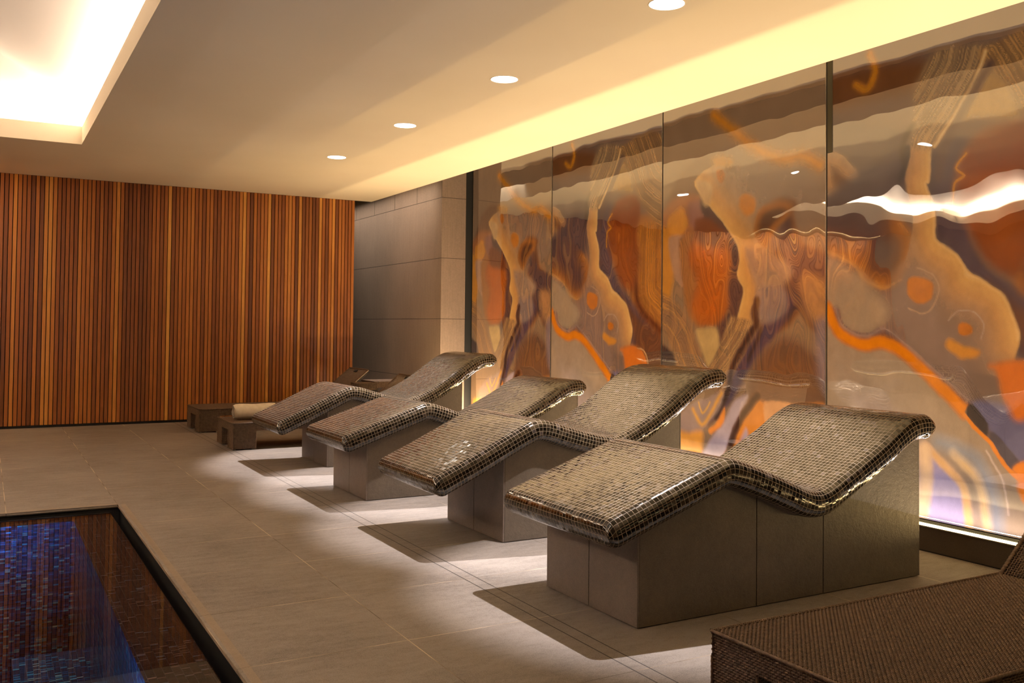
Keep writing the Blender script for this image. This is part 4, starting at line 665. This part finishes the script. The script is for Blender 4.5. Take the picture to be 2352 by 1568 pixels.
mb.quad([(PXL + .1, PY0, SZ), (SX, PY0, SZ), (SX, PY0, DZ), (PXL + .1, PY0, DZ)], [(PXL + 9, SZ + 3), (SX + 9, SZ + 3), (SX + 9, DZ + 3), (PXL + 9, DZ + 3)])
mb.quad([(PXL + .1, PY0, SZ), (PXL + .1, SY, SZ), (PXL + .1, SY, DZ), (PXL + .1, PY0, DZ)], [(SZ + 3, PY0), (SZ + 3, SY), (DZ + 3, SY), (DZ + 3, PY0)])
mb.build('basin', PBL, pool)
mb = MB(); flat(mb, PXL + .1, PY0, SX, SY, DZ); 
for k, zz in enumerate((-.55, -.85)): pass
mb.build('basin_floor', PB, pool)
mb = MB()      # bench step along the right wall
mb.quad([(.18, PY0, -.62), (SX, PY0, -.62), (SX, 6.2, -.62), (.18, 6.2, -.62)], [(9.18, PY0), (SX + 9, PY0), (SX + 9, 6.2), (9.18, 6.2)])
mb.quad([(.18, PY0, -.62), (.18, 6.2, -.62), (.18, 6.2, DZ), (.18, PY0, DZ)], [(2.38, PY0), (2.38, 6.2), (3 + DZ, 6.2), (3 + DZ, PY0)])
mb.quad([(.18, 6.2, -.62), (SX, 6.2, -.62), (SX, 6.2, DZ), (.18, 6.2, DZ)], [(9.18, 2.38), (SX + 9, 2.38), (SX + 9, 3 + DZ), (9.18, 3 + DZ)])
mb.build('bench', PBL, pool)
mb = MB(); mb.quad([(PXL + .1, PY0, WZ), (BX - .002, PY0, WZ), (BX - .002, BY - .002, WZ), (PXL + .1, BY - .002, WZ)]); wt = mb.build('water', mat_water(), pool); wt['label'] = 'clear still water'
mb = MB()      # overflow channel round the brim
mb.quad([(PX + .02, PY0, -.001), (PX + .02, PY1 + .02, -.001), (PX + .02, PY1 + .02, -.24), (PX + .02, PY0, -.24)]); mb.quad([(PXL, PY1 + .02, -.001), (PX + .02, PY1 + .02, -.001), (PX + .02, PY1 + .02, -.24), (PXL, PY1 + .02, -.24)])
mb.quad([(BX, PY0, -.24), (PX + .02, PY0, -.24), (PX + .02, PY1 + .02, -.24), (BX, PY1 + .02, -.24)]); mb.quad([(PXL, BY, -.24), (BX, BY, -.24), (BX, PY1 + .02, -.24), (PXL, PY1 + .02, -.24)])
mb.quad([(BX + .001, PY0, WZ), (BX + .001, BY, WZ), (BX + .001, BY, -.24), (BX + .001, PY0, -.24)]); mb.quad([(PXL, BY + .001, WZ), (BX, BY + .001, WZ), (BX, BY + .001, -.24), (PXL, BY + .001, -.24)])
mb.build('overflow_channel', BLACK, pool)
COPE = mat_clad('coping stone', (112, 98, 84), (152, 136, 118), .2)
def nose(r=.014, n=6): return [(-.02, .0008), (r * 0, .0008)] + [(r * math.sin(math.pi * k / n), -r + r * math.cos(math.pi * k / n) + .0008) for k in range(1, n + 1)] + [(-.02, -2 * r)]
for i in range(8):
    y0 = PY1 - .7466 * (i + 1); y1 = y0 + .7466
    if y0 < PY0: y0 = PY0
    if y1 <= PY0 + .02: break
    mb = MB(); mb.prism([(PX + .022 - a * 1.6, b) for a, b in nose()], 'y', y0 + .0015, y1 - .0015); mb.build('coping', COPE, pool, smooth=False)
for i in range(6):
    x1 = PX - .7255 * i; x0 = max(x1 - .7255, PXL)
    mb = MB(); mb.prism([(PY1 + .022 - a * 1.6, b) for a, b in nose()], 'x', x0 + .0015, x1 - .0015); mb.build('coping', COPE, pool)

# ------------------------------------------------------------------ lights
def downlight(x, y, label, group, power, size, blend=.35, color=(255, 238, 222), aim=None):
    t = thing('downlight', label, 'ceiling light', (x, y, CEIL), 0, group)
    ringm = MB(); n = 40
    for i in range(n):
        a, b = 2 * math.pi * i / n, 2 * math.pi * (i + 1) / n; P = lambda r, an, z: (r * math.cos(an), r * math.sin(an), z)
        ringm.quad([P(.1, a, -.001), P(.1, b, -.001), P(.106, b, -.003), P(.106, a, -.003)]); ringm.quad([P(.106, a, -.003), P(.106, b, -.003), P(.11, b, 0), P(.11, a, 0)])
    ringm.build('trim_ring', PAINT, t)
    mb = MB(); cyl(mb, (0, 0), .1, -.0015, 0, 40); mb.build('lens', LENS, t)
    l = bpy.data.lights.new('beam', 'SPOT'); l.energy = power; l.spot_size = math.radians(size); l.spot_blend = blend; l.shadow_soft_size = .018; l.color = lin(color)
    o = bpy.data.objects.new('beam', l); C.objects.link(o); o.parent = t; o.location = (0, 0, -.03)
    if aim is not None: o.rotation_euler = (Vector(aim) - Vector((x, y, CEIL - .03))).to_track_quat('-Z', 'Y').to_euler()
    return t
LENS = mat_glow('downlight lens', (255, 246, 232), 6.)
DL = 'recessed round ceiling downlights'
for y, ty, lab in ((4.161, 3.95, 'nearest and largest round downlight, cut by the top of the frame'), (6.074, 5.68, 'second nearest round downlight in the ceiling, above the loungers'),
               (7.973, 7.4, 'third round downlight from the front, right of the light well'), (9.902, 9.0, 'farthest and smallest round downlight, near the slatted wall')):
    downlight(3.355, y, lab, DL, P_SPOT, SPOT_A, .42, (252, 242, 240), (3.3, ty, 0))
area('wall_washer', (-2.5, 12.55, CEIL - .004), 4.2, .05, P_WASH, lin((255, 218, 164)), (math.radians(38), 0, 0))
# cove LEDs on top of the raft round the light well, tilted towards the vault
WC = lin((255, 232, 208)); cz = SLAB_TOP + .02; o_ = .14
area('cove_led_right', (LX1 + o_, (LY0 + LY1) / 2, cz), .02, LY1 - LY0, P_COVE * (LY1 - LY0), WC, UP)
area('cove_led_left', (LX0 - o_, (LY0 + LY1) / 2, cz), .02, LY1 - LY0, P_COVE * (LY1 - LY0), WC, UP)
area('cove_led_back', ((LX0 + LX1) / 2, LY1 + o_, cz), LX1 - LX0, .02, P_COVE * (LX1 - LX0), WC, UP)
area('cove_led_front', ((LX0 + LX1) / 2, LY0 - o_, cz), LX1 - LX0, .02, P_COVE * (LX1 - LX0), WC, UP)
# blue underwater lamps in the pool wall
for x, y, z in ((.33, 3.75, -.42), (-.5, 2.6, -.7)):
    l = bpy.data.lights.new('pool_lamp', 'POINT'); l.energy = P_POOL; l.color = (.02, .4, 1.); l.shadow_soft_size = .04
    o = bpy.data.objects.new('pool_lamp', l); C.objects.link(o); o.location = (x, y, z)

# ------------------------------------------------------------------ world, camera, view
w = bpy.data.worlds.new('World'); bpy.context.scene.world = w; w.use_nodes = True
w.node_tree.nodes['Background'].inputs[0].default_value = (.9, .75, .55, 1); w.node_tree.nodes['Background'].inputs[1].default_value = .01
yaw, pitch, roll, fpx, cy = 0.5153, 0.0276, -0.0102, 2135.94, 689.6
f = Vector((math.sin(yaw) * math.cos(pitch), math.cos(yaw) * math.cos(pitch), math.sin(pitch))); r = Vector((math.cos(yaw), -math.sin(yaw), 0)); u = r.cross(f)
c, s = math.cos(roll), math.sin(roll); r2 = c * r - s * u; u2 = s * r + c * u
cam = bpy.data.cameras.new('camera'); co = bpy.data.objects.new('camera', cam); C.objects.link(co)
co.matrix_world = Matrix(((r2.x, u2.x, -f.x, 0), (r2.y, u2.y, -f.y, 0), (r2.z, u2.z, -f.z, CAM_Z), (0, 0, 0, 1)))
cam.sensor_width = 36; cam.sensor_fit = 'HORIZONTAL'; cam.lens = 36 * fpx / 2352; cam.shift_y = (cy - 784) / 2352; cam.clip_start = .05
sc = bpy.context.scene; sc.camera = co
sc.view_settings.view_transform = 'Standard'; sc.view_settings.look = 'None'; sc.view_settings.gamma = 1; sc.view_settings.exposure = EXPOSURE
sc.view_settings.use_curve_mapping = False
sc.cycles.use_denoising = True; sc.cycles.sample_clamp_indirect = 6; sc.cycles.max_bounces = 10; sc.cycles.diffuse_bounces = 6; sc.cycles.glossy_bounces = 5; sc.cycles.transparent_max_bounces = 8
sc.cycles.caustics_reflective = False; sc.cycles.caustics_refractive = False
